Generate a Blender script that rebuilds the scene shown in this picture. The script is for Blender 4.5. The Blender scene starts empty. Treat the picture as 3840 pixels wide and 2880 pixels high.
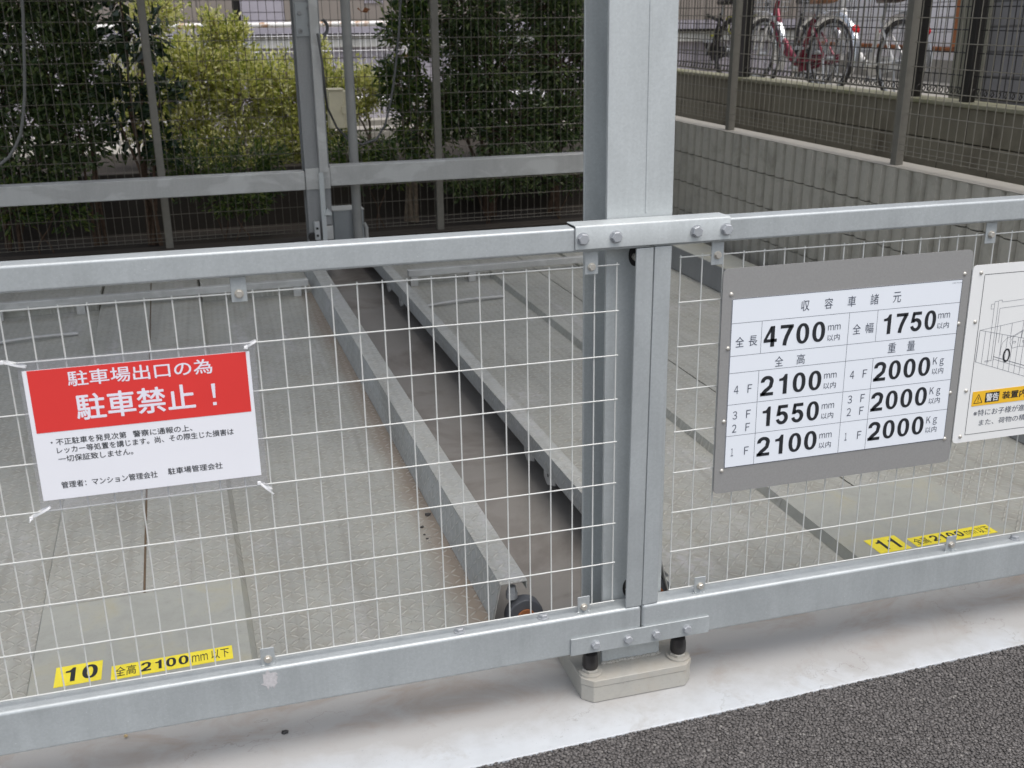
import bpy, bmesh, math, random
import numpy as np
from mathutils import Vector, Matrix

random.seed(7)
rng = np.random.default_rng(11)
S = bpy.context.scene
COL = S.collection
PI = math.pi

# ------------------------------------------------------------------ camera
cam_d = bpy.data.cameras.new("camera")
cam = bpy.data.objects.new("camera", cam_d)
COL.objects.link(cam)
RGT = Vector((0.96111952, -0.27561716, -0.01686580))
DWN = Vector((-0.10053105, -0.29237252, -0.95100569))
FWD = Vector((0.25718238, 0.91572566, -0.30871302))
mw = Matrix.Identity(4)
for i in range(3):
    mw[i][0] = RGT[i]; mw[i][1] = -DWN[i]; mw[i][2] = -FWD[i]
CAMLOC = Vector((-0.80179436, -2.01649968, 1.48913801))
mw.translation = CAMLOC
cam.matrix_world = mw
cam_d.sensor_width = 36.0
cam_d.lens = 36.457
cam_d.clip_start = 0.05
cam_d.clip_end = 400
cam_d.dof.use_dof = True
cam_d.dof.focus_distance = 2.7
cam_d.dof.aperture_fstop = 7.0
S.camera = cam

# ------------------------------------------------------------------ sky, sun, exposure
SUN_EL, SUN_AZ = math.radians(67), math.radians(152)     # compass: from +y towards +x
world = bpy.data.worlds.new("World")
S.world = world
world.use_nodes = True
wn = world.node_tree
bg = wn.nodes["Background"]
sky = wn.nodes.new("ShaderNodeTexSky")
sky.sky_type = 'NISHITA'
sky.sun_disc = False
sky.sun_elevation = SUN_EL
sky.sun_rotation = SUN_AZ
sky.air_density = 1.0
sky.dust_density = 3.0
sky.ozone_density = 1.0
hs = wn.nodes.new("ShaderNodeHueSaturation")          # thin cloud whitens the sky
hs.inputs["Saturation"].default_value = 0.48
wn.links.new(sky.outputs[0], hs.inputs["Color"])
wn.links.new(hs.outputs[0], bg.inputs[0])
bg.inputs[1].default_value = 0.15
sd = bpy.data.lights.new("sun", 'SUN')
sd.energy = 0.95
sd.angle = math.radians(45)
sd.color = (1.0, 0.97, 0.93)
sun = bpy.data.objects.new("sun", sd)
COL.objects.link(sun)
sdir = Vector((math.cos(SUN_EL) * math.sin(SUN_AZ), math.cos(SUN_EL) * math.cos(SUN_AZ), math.sin(SUN_EL)))
sun.rotation_euler = sdir.to_track_quat('Z', 'Y').to_euler()
sun.location = (0, -4, 8)
S.view_settings.view_transform = 'Standard'
S.view_settings.look = 'None'
S.view_settings.exposure = 0.74
S.view_settings.gamma = 1.0
S.render.engine = 'CYCLES'
S.cycles.use_denoising = True
S.cycles.max_bounces = 8
S.cycles.transparent_max_bounces = 16

# ------------------------------------------------------------------ frames
BM = Matrix(((0.9994884, -0.0319641, 0.0011182), (0.0319836, 0.9988774, -0.0349428), (0.0, 0.0349607, 0.9993887)))


def M(u, v, w):
    return BM @ Vector((u, v, w))


def G(x, y, z):
    return Vector((x, y, z))


# ------------------------------------------------------------------ mesh helpers
BASE = {}


class MB:
    """collects shapes (given in frame f) and links them as one mesh object"""

    def __init__(self, f=G):
        self.v = []; self.f = []; self.fr = f

    def raw(self, pts, faces, world=False):
        n = len(self.v)
        self.v.extend([Vector(p) if world else self.fr(*p) for p in pts])
        self.f.extend([tuple(i + n for i in q) for q in faces])

    def box(self, x0, x1, y0, y1, z0, z1):
        p = [(x, y, z) for z in (z0, z1) for y in (y0, y1) for x in (x0, x1)]
        self.raw(p, [(0, 2, 3, 1), (4, 5, 7, 6), (0, 1, 5, 4), (2, 6, 7, 3), (0, 4, 6, 2), (1, 3, 7, 5)])
        return self

    def prism(self, poly, axis, a, b):
        """poly: 2-D outline, extruded along axis from a to b"""
        def P(p, t):
            return {'x': (t, p[0], p[1]), 'y': (p[0], t, p[1]), 'z': (p[0], p[1], t)}[axis]
        n = len(poly)
        pts = [P(p, a) for p in poly] + [P(p, b) for p in poly]
        fs = [tuple(range(n))[::-1], tuple(range(n, 2 * n))]
        fs += [(i, (i + 1) % n, n + (i + 1) % n, n + i) for i in range(n)]
        self.raw(pts, fs)
        return self

    def cyl(self, p0, p1, r0, r1=None, n=12, caps=True):
        r1 = r0 if r1 is None else r1
        a, b = self.fr(*p0), self.fr(*p1)
        d = (b - a).normalized()
        s = d.orthogonal().normalized(); t = d.cross(s)
        pts = []
        for c, rr in ((a, r0), (b, r1)):
            pts += [c + (s * math.cos(2 * PI * k / n) + t * math.sin(2 * PI * k / n)) * rr for k in range(n)]
        fs = [(k, (k + 1) % n, n + (k + 1) % n, n + k) for k in range(n)]
        if caps:
            fs += [tuple(range(n))[::-1], tuple(range(n, 2 * n))]
        self.raw(pts, fs, True)
        return self

    def tube(self, path, r, n=8, closed=False):
        P = [self.fr(*p) for p in path]
        m = len(P)
        pts = []; fs = []
        prev = None
        for i, c in enumerate(P):
            if closed:
                d = P[(i + 1) % m] - P[i - 1]
            else:
                d = P[min(i + 1, m - 1)] - P[max(i - 1, 0)]
            d.normalize()
            s = d.orthogonal().normalized() if prev is None else (prev - d * prev.dot(d)).normalized()
            prev = s
            t = d.cross(s)
            rr = r[i] if isinstance(r, (list, tuple)) else r
            pts += [c + (s * math.cos(2 * PI * k / n) + t * math.sin(2 * PI * k / n)) * rr for k in range(n)]
        segs = m if closed else m - 1
        for i in range(segs):
            j = (i + 1) % m
            fs += [(i * n + k, i * n + (k + 1) % n, j * n + (k + 1) % n, j * n + k) for k in range(n)]
        if not closed:
            fs += [tuple(range(n))[::-1], tuple(range((m - 1) * n, m * n))]
        self.raw(pts, fs, True)
        return self

    def hexa(self, c, d, r, h, n=6, rot=0.3):
        """hexagon prism at c, along unit vector d (in the frame)"""
        a = self.fr(*c)
        dd = (self.fr(*(Vector(c) + Vector(d))) - a).normalized()
        s = dd.orthogonal().normalized(); t = dd.cross(s)
        pts = []
        for k, rr in ((0, r), (h * 0.82, r), (h, r * 0.86)):
            pts += [a + dd * k + (s * math.cos(2 * PI * i / n + rot) + t * math.sin(2 * PI * i / n + rot)) * rr for i in range(n)]
        fs = [tuple(range(n))[::-1], tuple(range(2 * n, 3 * n))]
        for L in (0, 1):
            fs += [(L * n + i, L * n + (i + 1) % n, (L + 1) * n + (i + 1) % n, (L + 1) * n + i) for i in range(n)]
        self.raw(pts, fs, True)
        return self

    def dome(self, c, d, r, h, n=14):
        a = self.fr(*c)
        dd = (self.fr(*(Vector(c) + Vector(d))) - a).normalized()
        s = dd.orthogonal().normalized(); t = dd.cross(s)
        pts = []; rings = 4
        for k in range(rings):
            th = k / rings * PI / 2
            pts += [a + dd * h * math.sin(th) + (s * math.cos(2 * PI * i / n) + t * math.sin(2 * PI * i / n)) * r * math.cos(th) for i in range(n)]
        pts.append(a + dd * h)
        fs = [tuple(range(n))[::-1]]
        for L in range(rings - 1):
            fs += [(L * n + i, L * n + (i + 1) % n, (L + 1) * n + (i + 1) % n, (L + 1) * n + i) for i in range(n)]
        L = rings - 1
        fs += [(L * n + i, L * n + (i + 1) % n, len(pts) - 1) for i in range(n)]
        self.raw(pts, fs, True)
        return self

    def blob(self, c, r, sq=(1, 1, 1), jit=0.15, rnd=random):
        bm = bmesh.new()
        bmesh.ops.create_icosphere(bm, subdivisions=1, radius=1)
        cc = self.fr(*c)
        idx = {}
        pts = []
        for v in bm.verts:
            k = 1 + rnd.uniform(-jit, jit)
            idx[v] = len(pts)
            pts.append(cc + Vector((v.co.x * sq[0], v.co.y * sq[1], v.co.z * sq[2])) * r * k)
        self.raw(pts, [tuple(idx[v] for v in f.verts) for f in bm.faces], True)
        bm.free()
        return self

    def build(self, name, m, parent=None, loc=None, bevel=0.0, smooth=False, seg=2):
        if parent is not None:
            base = BASE[parent.name]
        else:
            base = Vector(loc) if loc is not None else sum(self.v, Vector()) / max(1, len(self.v))
            if loc is None:
                base.z = min(p.z for p in self.v)
        me = bpy.data.meshes.new(name)
        me.from_pydata([tuple(p - base) for p in self.v], [], self.f)
        bm = bmesh.new(); bm.from_mesh(me)
        bmesh.ops.recalc_face_normals(bm, faces=bm.faces)
        bm.to_mesh(me); bm.free()
        o = bpy.data.objects.new(name, me)
        COL.objects.link(o)
        me.materials.append(m)
        if parent is not None:
            o.parent = parent
        else:
            o.location = base
        BASE[o.name] = base
        if bevel:
            b = o.modifiers.new("bevel", 'BEVEL')
            b.width = bevel; b.segments = seg; b.limit_method = 'ANGLE'; b.angle_limit = math.radians(40)
            b.harden_normals = True
            smooth = True
        if smooth:
            me.shade_smooth()
            if not bevel:
                me.set_sharp_from_angle(angle=math.radians(38))
        return o


def thing(name, label, cat, loc, group=None):
    o = bpy.data.objects.new(name, None)
    COL.objects.link(o)
    o.location = loc
    o.empty_display_size = 0.05
    BASE[o.name] = Vector(loc)
    return tag(o, label, cat, group)


def tag(o, label=None, cat=None, group=None, kind=None):
    if label: o['label'] = label
    if cat: o['category'] = cat
    if group: o['group'] = group
    if kind: o['kind'] = kind
    return o


# ------------------------------------------------------------------ lettering
def glyphs(body, bold=0.0, spacing=1.0):
    cu = bpy.data.curves.new("tmp_text", 'FONT')
    cu.body = body
    cu.size = 1.0
    cu.offset = bold
    cu.space_character = spacing
    cu.resolution_u = 4
    cu.dimensions = '2D'
    cu.fill_mode = 'BOTH'
    o = bpy.data.objects.new("tmp_text", cu)
    COL.objects.link(o)
    dg = bpy.context.evaluated_depsgraph_get()
    dg.update()
    me = bpy.data.meshes.new_from_object(o.evaluated_get(dg))
    vs = [(v.co.x, v.co.y) for v in me.vertices]
    fs = [tuple(p.vertices) for p in me.polygons]
    bpy.data.objects.remove(o)
    bpy.data.curves.remove(cu)
    bpy.data.meshes.remove(me)
    return vs, fs


class Each(MB):
    """every string written through it becomes a part of its own"""

    def __init__(self, name, m, parent, f=G):
        super().__init__(f)
        self.args = (name, m, parent)

    def flush(self):
        if self.v:
            self.build(*self.args)
            self.v = []; self.f = []


def write(mb, body, x0, x1, y0, y1, put, bold=0.0, spacing=1.0, flush=True):
    """lettering fitted into the rectangle x0..x1, y0..y1 of a sign face; put maps face coordinates to the mb frame"""
    vs, fs = glyphs(body, bold, spacing)
    if not vs:
        return
    ax = min(v[0] for v in vs); bx = max(v[0] for v in vs)
    ay = min(v[1] for v in vs); by = max(v[1] for v in vs)
    mb.raw([put(x0 + (v[0] - ax) / (bx - ax) * (x1 - x0), y0 + (v[1] - ay) / max(1e-6, by - ay) * (y1 - y0)) for v in vs], fs)
    if flush and hasattr(mb, "flush"):
        mb.flush()


def fat(mb, body, x0, x1, y0, y1, put, d, n=8):
    """heavier lettering: the same glyphs set again a fraction of a millimetre around, each a hair deeper"""
    for k in range(n + 1):
        a = 2 * PI * k / n
        dx, dy = (d * math.cos(a), d * math.sin(a)) if k < n else (0, 0)
        o = 0.00002 * k
        write(mb, body, x0 + d + dx, x1 - d + dx, y0 + d + dy, y1 - d + dy, lambda p, q: Vector(put(p, q)) + Vector(put.depth) * o, flush=False)
    if hasattr(mb, "flush"):
        mb.flush()


def ribbon(mb, pts, wdt, put):
    """band of constant width along a path, mitred at its points"""
    n = len(pts)
    L = []; R = []
    for i in range(n):
        a = pts[max(i - 1, 0)]; b = pts[min(i + 1, n - 1)]
        dx, dy = b[0] - a[0], b[1] - a[1]
        l = math.hypot(dx, dy) or 1e-9
        w = wdt[i] if isinstance(wdt, list) else wdt
        L.append(put(pts[i][0] - dy / l * w / 2, pts[i][1] + dx / l * w / 2)); R.append(put(pts[i][0] + dy / l * w / 2, pts[i][1] - dx / l * w / 2))
    mb.raw(L + R, [(k, k + 1, n + k + 1, n + k) for k in range(n - 1)])


def figure(mb, ch, x, y, W, H, put):
    """one bold sans-serif figure in the box x..x+W, y..y+H"""
    sx, t = 0.27 * W + 0.02 * H, 0.165 * H
    P = lambda a, b: (x + a, y + b)
    el = lambda cx, cy, rx, ry, a0, a1, n=22: [P(cx + rx * math.cos(math.radians(a0 + (a1 - a0) * k / n)), cy + ry * math.sin(math.radians(a0 + (a1 - a0) * k / n))) for k in range(n + 1)]
    quad = lambda *q: mb.raw([put(*P(*p)) for p in q], [tuple(range(len(q)))])
    if ch == "0":
        n = 36
        sup = lambda rx, ry, a: P(W / 2 + rx * math.copysign(abs(math.cos(a)) ** 0.9, math.cos(a)), H / 2 + ry * math.copysign(abs(math.sin(a)) ** 0.9, math.sin(a)))
        o = [put(*sup(W / 2, H / 2, 2 * PI * k / n)) for k in range(n)] + [put(*sup(W / 2 - sx, H / 2 - t * .85, 2 * PI * k / n)) for k in range(n)]
        mb.raw(o, [(k, (k + 1) % n, n + (k + 1) % n, n + k) for k in range(n)])
    elif ch == "1":
        r = W * 0.80
        quad((r - sx, 0), (r, 0), (r, H), (r - sx * .62, H), (r - sx, .88 * H))
        quad((r - sx, .88 * H), (r - sx * 1.25, .825 * H), (r - sx * 2.1, .79 * H), (r - sx * 2.1, .675 * H), (r - sx, .675 * H))
    elif ch == "2":
        quad((0, 0), (W, 0), (W, t), (0, t))
        pts = el(W / 2, H - .285 * H, W / 2 - sx / 2, .285 * H - t / 2, 188, -22, 24)
        pts += [P(.78 * W, .47 * H), P(.60 * W, .355 * H), P(.38 * W, .25 * H), P(.24 * W, .15 * H), P(.17 * W, .05 * H)]
        ribbon(mb, pts, [sx * .98 if k < 4 else sx * .98 - (sx * .98 - t) * (1 - abs(k - 12) / 8 if abs(k - 12) < 8 else 0) for k in range(len(pts))], put)
    elif ch == "4":
        quad((.52 * W, 0), (.52 * W + sx, 0), (.52 * W + sx, H), (.52 * W, H))
        quad((0, .22 * H), (W, .22 * H), (W, .22 * H + t * .95), (0, .22 * H + t * .95))
        quad((0, .36 * H), (.50 * W, H), (.62 * W, H), (.56 * W, .76 * H), (.22 * W, .36 * H))
    elif ch == "5":
        quad((.16 * W, H - t), (.93 * W, H - t), (.93 * W, H), (.16 * W, H))
        quad((.16 * W, H), (.04 * W, .455 * H), (.04 * W + sx * .9, .455 * H), (.16 * W + sx * .72, H - t))
        pts = el(W / 2 - .01 * W, .335 * H, W / 2 - sx / 2, .335 * H - t / 2, 137, -168, 30)
        ribbon(mb, pts, [t + (sx - t) * max(0, math.cos(math.radians(137 - 305 * k / 30))) ** 1 for k in range(31)], put)
    elif ch == "7":
        quad((0, H - t), (W, H - t), (W, H), (0, H))
        ribbon(mb, [P(W - sx * .52, H - t * .6), P(.66 * W, .66 * H), P(.50 * W, .42 * H), P(.40 * W, .20 * H), P(.36 * W, 0)], sx, put)


def digits(mb, body, x0, x1, y0, y1, put, fill=0.80):
    """bold figures set in equal cells"""
    n = len(body)
    cw = (x1 - x0) / (n - 1 + fill)
    for i, ch in enumerate(body):
        figure(mb, ch, x0 + i * cw, y0, cw * fill, y1 - y0, put)
    if hasattr(mb, "flush"):
        mb.flush()


class Put:
    def __init__(self, f, depth):
        self.f = f; self.depth = depth

    def __call__(self, a, b):
        return self.f(a, b)


def stroke(mb, pts, wdt, put):
    for (ax, ay), (bx, by) in zip(pts[:-1], pts[1:]):
        L = math.hypot(bx - ax, by - ay)
        if L < 1e-9: continue
        nx, ny = -(by - ay) / L * wdt / 2, (bx - ax) / L * wdt / 2
        mb.raw([put(ax + nx, ay + ny), put(bx + nx, by + ny), put(bx - nx, by - ny), put(ax - nx, ay - ny)], [(0, 1, 2, 3)])


# ------------------------------------------------------------------ materials
class NT:
    def __init__(self, name):
        self.m = bpy.data.materials.new(name)
        self.m.use_nodes = True
        self.t = self.m.node_tree
        self.b = self.t.nodes["Principled BSDF"]
        self.tc = self.t.nodes.new("ShaderNodeTexCoord")

    def n(self, kind, **kw):
        nd = self.t.nodes.new(kind)
        for k, v in kw.items():
            setattr(nd, k, v)
        return nd

    def l(self, a, b):
        self.t.links.new(a, b)

    def coord(self, scale=(1, 1, 1), rot=(0, 0, 0)):
        mp = self.n("ShaderNodeMapping")
        mp.inputs["Scale"].default_value = scale
        mp.inputs["Rotation"].default_value = rot
        self.l(self.tc.outputs["Object"], mp.inputs[0])
        return mp.outputs[0]

    def noise(self, co, sc, detail=4, rough=0.55, dist=0.0):
        nd = self.n("ShaderNodeTexNoise")
        nd.inputs["Scale"].default_value = sc
        nd.inputs["Detail"].default_value = detail
        nd.inputs["Roughness"].default_value = rough
        nd.inputs["Distortion"].default_value = dist
        self.l(co, nd.inputs["Vector"])
        return nd.outputs["Fac"]

    def ramp(self, fac, stops):
        r = self.n("ShaderNodeValToRGB")
        els = r.color_ramp.elements
        while len(els) < len(stops):
            els.new(0.5)
        for e, (p, c) in zip(els, stops):
            e.position = p
            e.color = (c, c, c, 1) if isinstance(c, (int, float)) else (*c, 1)
        self.l(fac, r.inputs[0])
        return r.outputs[0]

    def mix(self, fac, a, b, mode='MIX'):
        nd = self.n("ShaderNodeMix", data_type='RGBA', blend_type=mode)
        for s, v in ((0, fac), (6, a), (7, b)):
            if isinstance(v, (int, float)):
                nd.inputs[s].default_value = v
            elif isinstance(v, (tuple, list)):
                nd.inputs[s].default_value = (*v, 1)
            else:
                self.l(v, nd.inputs[s])
        return nd.outputs[2]

    def math(self, op, a, b=None, c=None, clamp=False):
        nd = self.n("ShaderNodeMath", operation=op, use_clamp=clamp)
        for i, v in enumerate((a, b, c)):
            if v is None: continue
            if isinstance(v, (int, float)):
                nd.inputs[i].default_value = v
            else:
                self.l(v, nd.inputs[i])
        return nd.outputs[0]

    def sep(self, co):
        nd = self.n("ShaderNodeSeparateXYZ")
        self.l(co, nd.inputs[0])
        return nd.outputs

    def bump(self, h, strength=0.3, dist=0.002, normal=None):
        nd = self.n("ShaderNodeBump")
        nd.inputs["Strength"].default_value = strength
        nd.inputs["Distance"].default_value = dist
        self.l(h, nd.inputs["Height"])
        if normal is not None:
            self.l(normal, nd.inputs["Normal"])
        return nd.outputs[0]

    def out(self, color=None, rough=None, metal=None, normal=None, **kw):
        for key, v in (("Base Color", color), ("Roughness", rough), ("Metallic", metal), ("Normal", normal)):
            if v is None: continue
            if isinstance(v, (int, float)):
                self.b.inputs[key].default_value = v
            elif isinstance(v, (tuple, list)):
                self.b.inputs[key].default_value = (*v, 1)
            else:
                self.l(v, self.b.inputs[key])
        for k, v in kw.items():
            self.b.inputs[k.replace('_', ' ')].default_value = v
        return self.m


def plain(name, c, rough=0.5, metal=0.0, var=0.08, sc=30.0, bump=0.0):
    t = NT(name)
    co = t.coord()
    f = t.noise(co, sc, 5)
    lo = tuple(max(0, x * (1 - var)) for x in c); hi = tuple(min(1, x * (1 + var)) for x in c)
    col = t.ramp(f, [(0.3, lo), (0.7, hi)])
    nrm = t.bump(f, bump, 0.002) if bump else None
    return t.out(col, rough, metal, nrm)


def galvanized(name, c=(0.40, 0.425, 0.44), streak=True, rough=0.42, metal=0.55, blot=0.0):
    t = NT(name)
    co = t.coord()
    big = t.noise(t.coord((3, 3, 1.2)), 3.0, 4, 0.6, 0.6)
    vor = t.n("ShaderNodeTexVoronoi"); vor.inputs["Scale"].default_value = 230.0
    t.l(co, vor.inputs["Vector"])
    sep = t.n("ShaderNodeSeparateColor"); t.l(vor.outputs["Color"], sep.inputs[0])
    spk = t.noise(co, 330.0, 2, 0.6)
    lo = tuple(x * 0.89 for x in c); hi = tuple(min(1, x * 1.08) for x in c)
    col = t.ramp(big, [(0.28, lo), (0.5, c), (0.74, hi)])
    if streak:
        st = t.noise(t.coord((60, 60, 2.5)), 2.0, 3, 0.5)
        col = t.mix(t.math('MULTIPLY', t.ramp(st, [(0.45, 0.0), (0.75, 1.0)]), 0.16), col, tuple(min(1, x * 1.28) for x in c))
    col = t.mix(t.math('MULTIPLY', sep.outputs[0], 0.22), col, tuple(x * 0.66 for x in c))
    col = t.mix(t.math('MULTIPLY', t.ramp(spk, [(0.68, 0.0), (0.76, 1.0)]), 0.5), col, (0.78, 0.80, 0.80))
    if blot:
        bl = t.noise(t.coord((1.6, 2, 3)), 2.6, 3, 0.5, 0.8)
        col = t.mix(t.math('MULTIPLY', t.ramp(bl, [(0.50, 0.0), (0.60, 1.0)]), blot), col, (0.62, 0.63, 0.61))
    rg = t.math('ADD', t.math('MULTIPLY', big, 0.22), rough - 0.1)
    nrm = t.bump(t.noise(co, 60.0, 4), 0.05, 0.003)
    return t.out(col, rg, metal, nrm)


def checker(name, c=(0.395, 0.395, 0.358), axes=(0, 1), dirt=0.5, rust_x=None, metal=0.25):
    """checker plate: small raised lozenges alternating by 45 degrees"""
    t = NT(name)
    co = t.tc.outputs["Object"]
    xyz = t.sep(co)
    k = 1 / 0.030
    a = t.math('MULTIPLY', xyz[axes[0]], k); b = t.math('MULTIPLY', xyz[axes[1]], k)
    par = t.math('MODULO', t.math('ABSOLUTE', t.math('ADD', t.math('FLOOR', a), t.math('FLOOR', b))), 2.0)
    sg = t.math('SUBTRACT', t.math('MULTIPLY', par, 2.0), 1.0)
    fa = t.math('SUBTRACT', t.math('FRACT', a), 0.5)
    fb = t.math('MULTIPLY', t.math('SUBTRACT', t.math('FRACT', b), 0.5), sg)
    p = t.math('MULTIPLY', t.math('ADD', fa, fb), 0.7071); q = t.math('MULTIPLY', t.math('SUBTRACT', fa, fb), 0.7071)
    e = t.math('ADD', t.math('POWER', t.math('DIVIDE', p, 0.55), 2.0), t.math('POWER', t.math('DIVIDE', q, 0.13), 2.0))
    h = t.math('SUBTRACT', 1.0, e, clamp=True)
    hh = t.math('MINIMUM', t.math('MULTIPLY', h, 2.0), 1.0)
    n1 = t.noise(co, 2.6, 5, 0.6, 0.4)
    n2 = t.noise(co, 23.0, 5, 0.6)
    col = t.ramp(n1, [(0.28, tuple(x * 0.86 for x in c)), (0.72, tuple(x * 1.12 for x in c))])
    col = t.mix(t.math('MULTIPLY', t.ramp(n2, [(0.42, 0.0), (0.75, 1.0)]), 0.35 * dirt), col, (0.33, 0.29, 0.215))
    n3 = t.noise(co, 6.0, 4, 0.6, 0.8)
    col = t.mix(t.math('MULTIPLY', t.ramp(n3, [(0.55, 0.0), (0.72, 1.0)]), 0.30 * dirt), col, (0.34, 0.31, 0.20))
    sh = t.math('MULTIPLY', t.math('MULTIPLY', t.math('SUBTRACT', 1.0, hh), t.ramp(n2, [(0.45, 0.0), (0.7, 1.0)])), 0.25)
    col = t.mix(sh, col, (0.27, 0.25, 0.20))
    salt = t.noise(t.coord((1.0, 0.35, 1.0)), 3.1, 6, 0.68, 0.5)
    salt2 = t.noise(co, 34.0, 5, 0.7)
    sm = t.math('MULTIPLY', t.ramp(salt, [(0.56, 0.0), (0.66, 1.0)]), t.ramp(salt2, [(0.42, 0.0), (0.62, 1.0)]))
    col = t.mix(t.math('MULTIPLY', sm, 0.55), col, (0.56, 0.55, 0.57))
    trk = t.noise(t.coord((9.0, 0.5, 1.0)), 1.6, 5, 0.6, 0.3)
    col = t.mix(t.math('MULTIPLY', t.ramp(trk, [(0.50, 0.0), (0.70, 1.0)]), 0.40), col, (0.235, 0.225, 0.195))
    blk = t.noise(co, 75.0, 3, 0.6)
    col = t.mix(t.math('MULTIPLY', t.ramp(blk, [(0.72, 0.0), (0.76, 1.0)]), 0.6), col, (0.10, 0.09, 0.08))
    if rust_x is not None:      # a rusty band along one fold of the plate, with a ragged edge
        d = t.math('ABSOLUTE', t.math('SUBTRACT', t.math('ADD', xyz[0], t.math('MULTIPLY', xyz[1], 0.032)), rust_x))
        d = t.math('ADD', d, t.math('MULTIPLY', t.math('SUBTRACT', n1, 0.5), 0.09))
        d = t.math('ADD', d, t.math('MULTIPLY', t.math('SUBTRACT', n2, 0.5), 0.05))
        col = t.mix(t.ramp(d, [(0.015, 0.62), (0.09, 0.0)]), col, (0.25, 0.175, 0.12))
    wear = t.math('MULTIPLY', t.math('MULTIPLY', hh, t.ramp(n2, [(0.35, 0.3), (0.65, 1.0)])), 0.46)
    col = t.mix(wear, col, (0.62, 0.60, 0.55))
    nrm = t.bump(hh, 0.9, 0.0030)
    nrm = t.bump(n2, 0.08, 0.003, nrm)
    return t.out(col, t.ramp(n2, [(0.3, 0.48), (0.7, 0.66)]), metal, nrm)


def leafmat(name, cols, trans=0.25, rough=0.42):
    t = NT(name)
    geo = t.n("ShaderNodeNewGeometry")
    col = t.ramp(geo.outputs["Random Per Island"], [(i / (len(cols) - 1), c) for i, c in enumerate(cols)])
    t.out(col, rough, 0.0)
    tr = t.n("ShaderNodeBsdfTranslucent")
    t.l(col, tr.inputs[0])
    mx = t.n("ShaderNodeMixShader"); mx.inputs[0].default_value = trans
    t.l(t.b.outputs[0], mx.inputs[1]); t.l(tr.outputs[0], mx.inputs[2])
    t.l(mx.outputs[0], t.t.nodes["Material Output"].inputs[0])
    return t.m


def concrete(name, c, tint=(0.34, 0.28, 0.22), amt=0.5, band=None, sc=1.0, rough=0.75):
    t = NT(name)
    co = t.tc.outputs["Object"]
    n1 = t.noise(co, 2.2 * sc, 6, 0.62, 0.6); n2 = t.noise(co, 14 * sc, 6, 0.65); n3 = t.noise(co, 160, 3, 0.6)
    col = t.ramp(n1, [(0.3, tuple(x * 0.86 for x in c)), (0.7, tuple(min(1, x * 1.07) for x in c))])
    col = t.mix(t.math('MULTIPLY', t.ramp(n2, [(0.48, 0.0), (0.72, 1.0)]), 0.25), col, tuple(x * 0.7 for x in c))
    if band is not None:        # second colour deepens along a strip of the floor towards the gate, ragged
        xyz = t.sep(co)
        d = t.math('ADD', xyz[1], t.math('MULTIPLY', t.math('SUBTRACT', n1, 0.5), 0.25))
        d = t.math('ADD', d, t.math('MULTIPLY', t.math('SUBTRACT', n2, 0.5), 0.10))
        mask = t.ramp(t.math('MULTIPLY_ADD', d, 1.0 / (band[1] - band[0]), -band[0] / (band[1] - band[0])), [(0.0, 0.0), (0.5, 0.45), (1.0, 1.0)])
        col = t.mix(t.math('MULTIPLY', mask, amt), col, tint)
    else:
        col = t.mix(t.math('MULTIPLY', t.ramp(n1, [(0.5, 0.0), (0.75, 1.0)]), amt), col, tint)
    col = t.mix(t.math('MULTIPLY', t.ramp(n3, [(0.66, 0.0), (0.72, 1.0)]), 0.4), col, tuple(x * 0.45 for x in c))
    if band is not None:
        ck = t.noise(co, 1.9, 7, 0.62, 0.3)
        near = t.math('ABSOLUTE', t.math('SUBTRACT', ck, 0.5))
        line = t.ramp(near, [(0.0008, 1.0), (0.0030, 0.0)])
        some = t.ramp(t.noise(co, 1.3, 2), [(0.50, 0.0), (0.56, 1.0)])
        col = t.mix(t.math('MULTIPLY', t.math('MULTIPLY', line, some), 0.55), col, (0.22, 0.20, 0.18))
        br = t.noise(t.coord((1.0, 2.0, 1.0)), 4.2, 5, 0.65, 0.6)
        bm_ = t.math('MULTIPLY', t.ramp(br, [(0.47, 0.0), (0.66, 1.0)]), t.ramp(d, [(0.0, 0.0), (0.07, 1.0)]))
        col = t.mix(t.math('MULTIPLY', bm_, 0.5), col, (0.27, 0.20, 0.145))
        pat = t.noise(co, 5.5, 6, 0.7, 0.8)
        col = t.mix(t.math('MULTIPLY', t.ramp(pat, [(0.56, 0.0), (0.74, 1.0)]), 0.55), col, (0.30, 0.265, 0.225))
    nrm = t.bump(n2, 0.12, 0.004)
    nrm = t.bump(n3, 0.12, 0.001, nrm)
    return t.out(col, rough, 0.0, nrm)


GALV = galvanized("galvanized_steel", (0.435, 0.46, 0.462), metal=0.3, rough=0.40)
GALV2 = galvanized("galvanized_post_steel", (0.49, 0.515, 0.512), rough=0.46, metal=0.25)
GALV_REAR = galvanized("weathered_galvanized_steel", (0.44, 0.44, 0.425), rough=0.5, metal=0.2, blot=0.40)
GALV_DARK = galvanized("dull_galvanized_steel", (0.29, 0.295, 0.295), rough=0.55, metal=0.4)
BOLT = galvanized("bolt_steel", (0.40, 0.415, 0.43), streak=False, rough=0.45, metal=0.25)
STAINLESS = plain("stainless_steel", (0.60, 0.57, 0.51), 0.3, 0.55, 0.05)
WIRE = plain("cream_coated_wire", (0.58, 0.585, 0.555), 0.42, 0.0, 0.05)
DECK = checker("checker_plate")
DECK_RUST = checker("rusty_edged_checker_plate", rust_x=0.885)
KERB_SIDE = checker("checker_plate_upright", (0.41, 0.425, 0.42), axes=(1, 2), dirt=0.2)
KERB_TOP = checker("checker_plate_kerb", (0.45, 0.455, 0.43), dirt=0.3)
SMOOTH = concrete("dirty_smooth_steel", (0.355, 0.36, 0.325), (0.34, 0.31, 0.20), 0.55, sc=3.5, rough=0.55)
APRON = concrete("painted_concrete", (0.50, 0.52, 0.535), (0.36, 0.35, 0.335), 0.92, band=(-0.125, -0.03))
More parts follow.
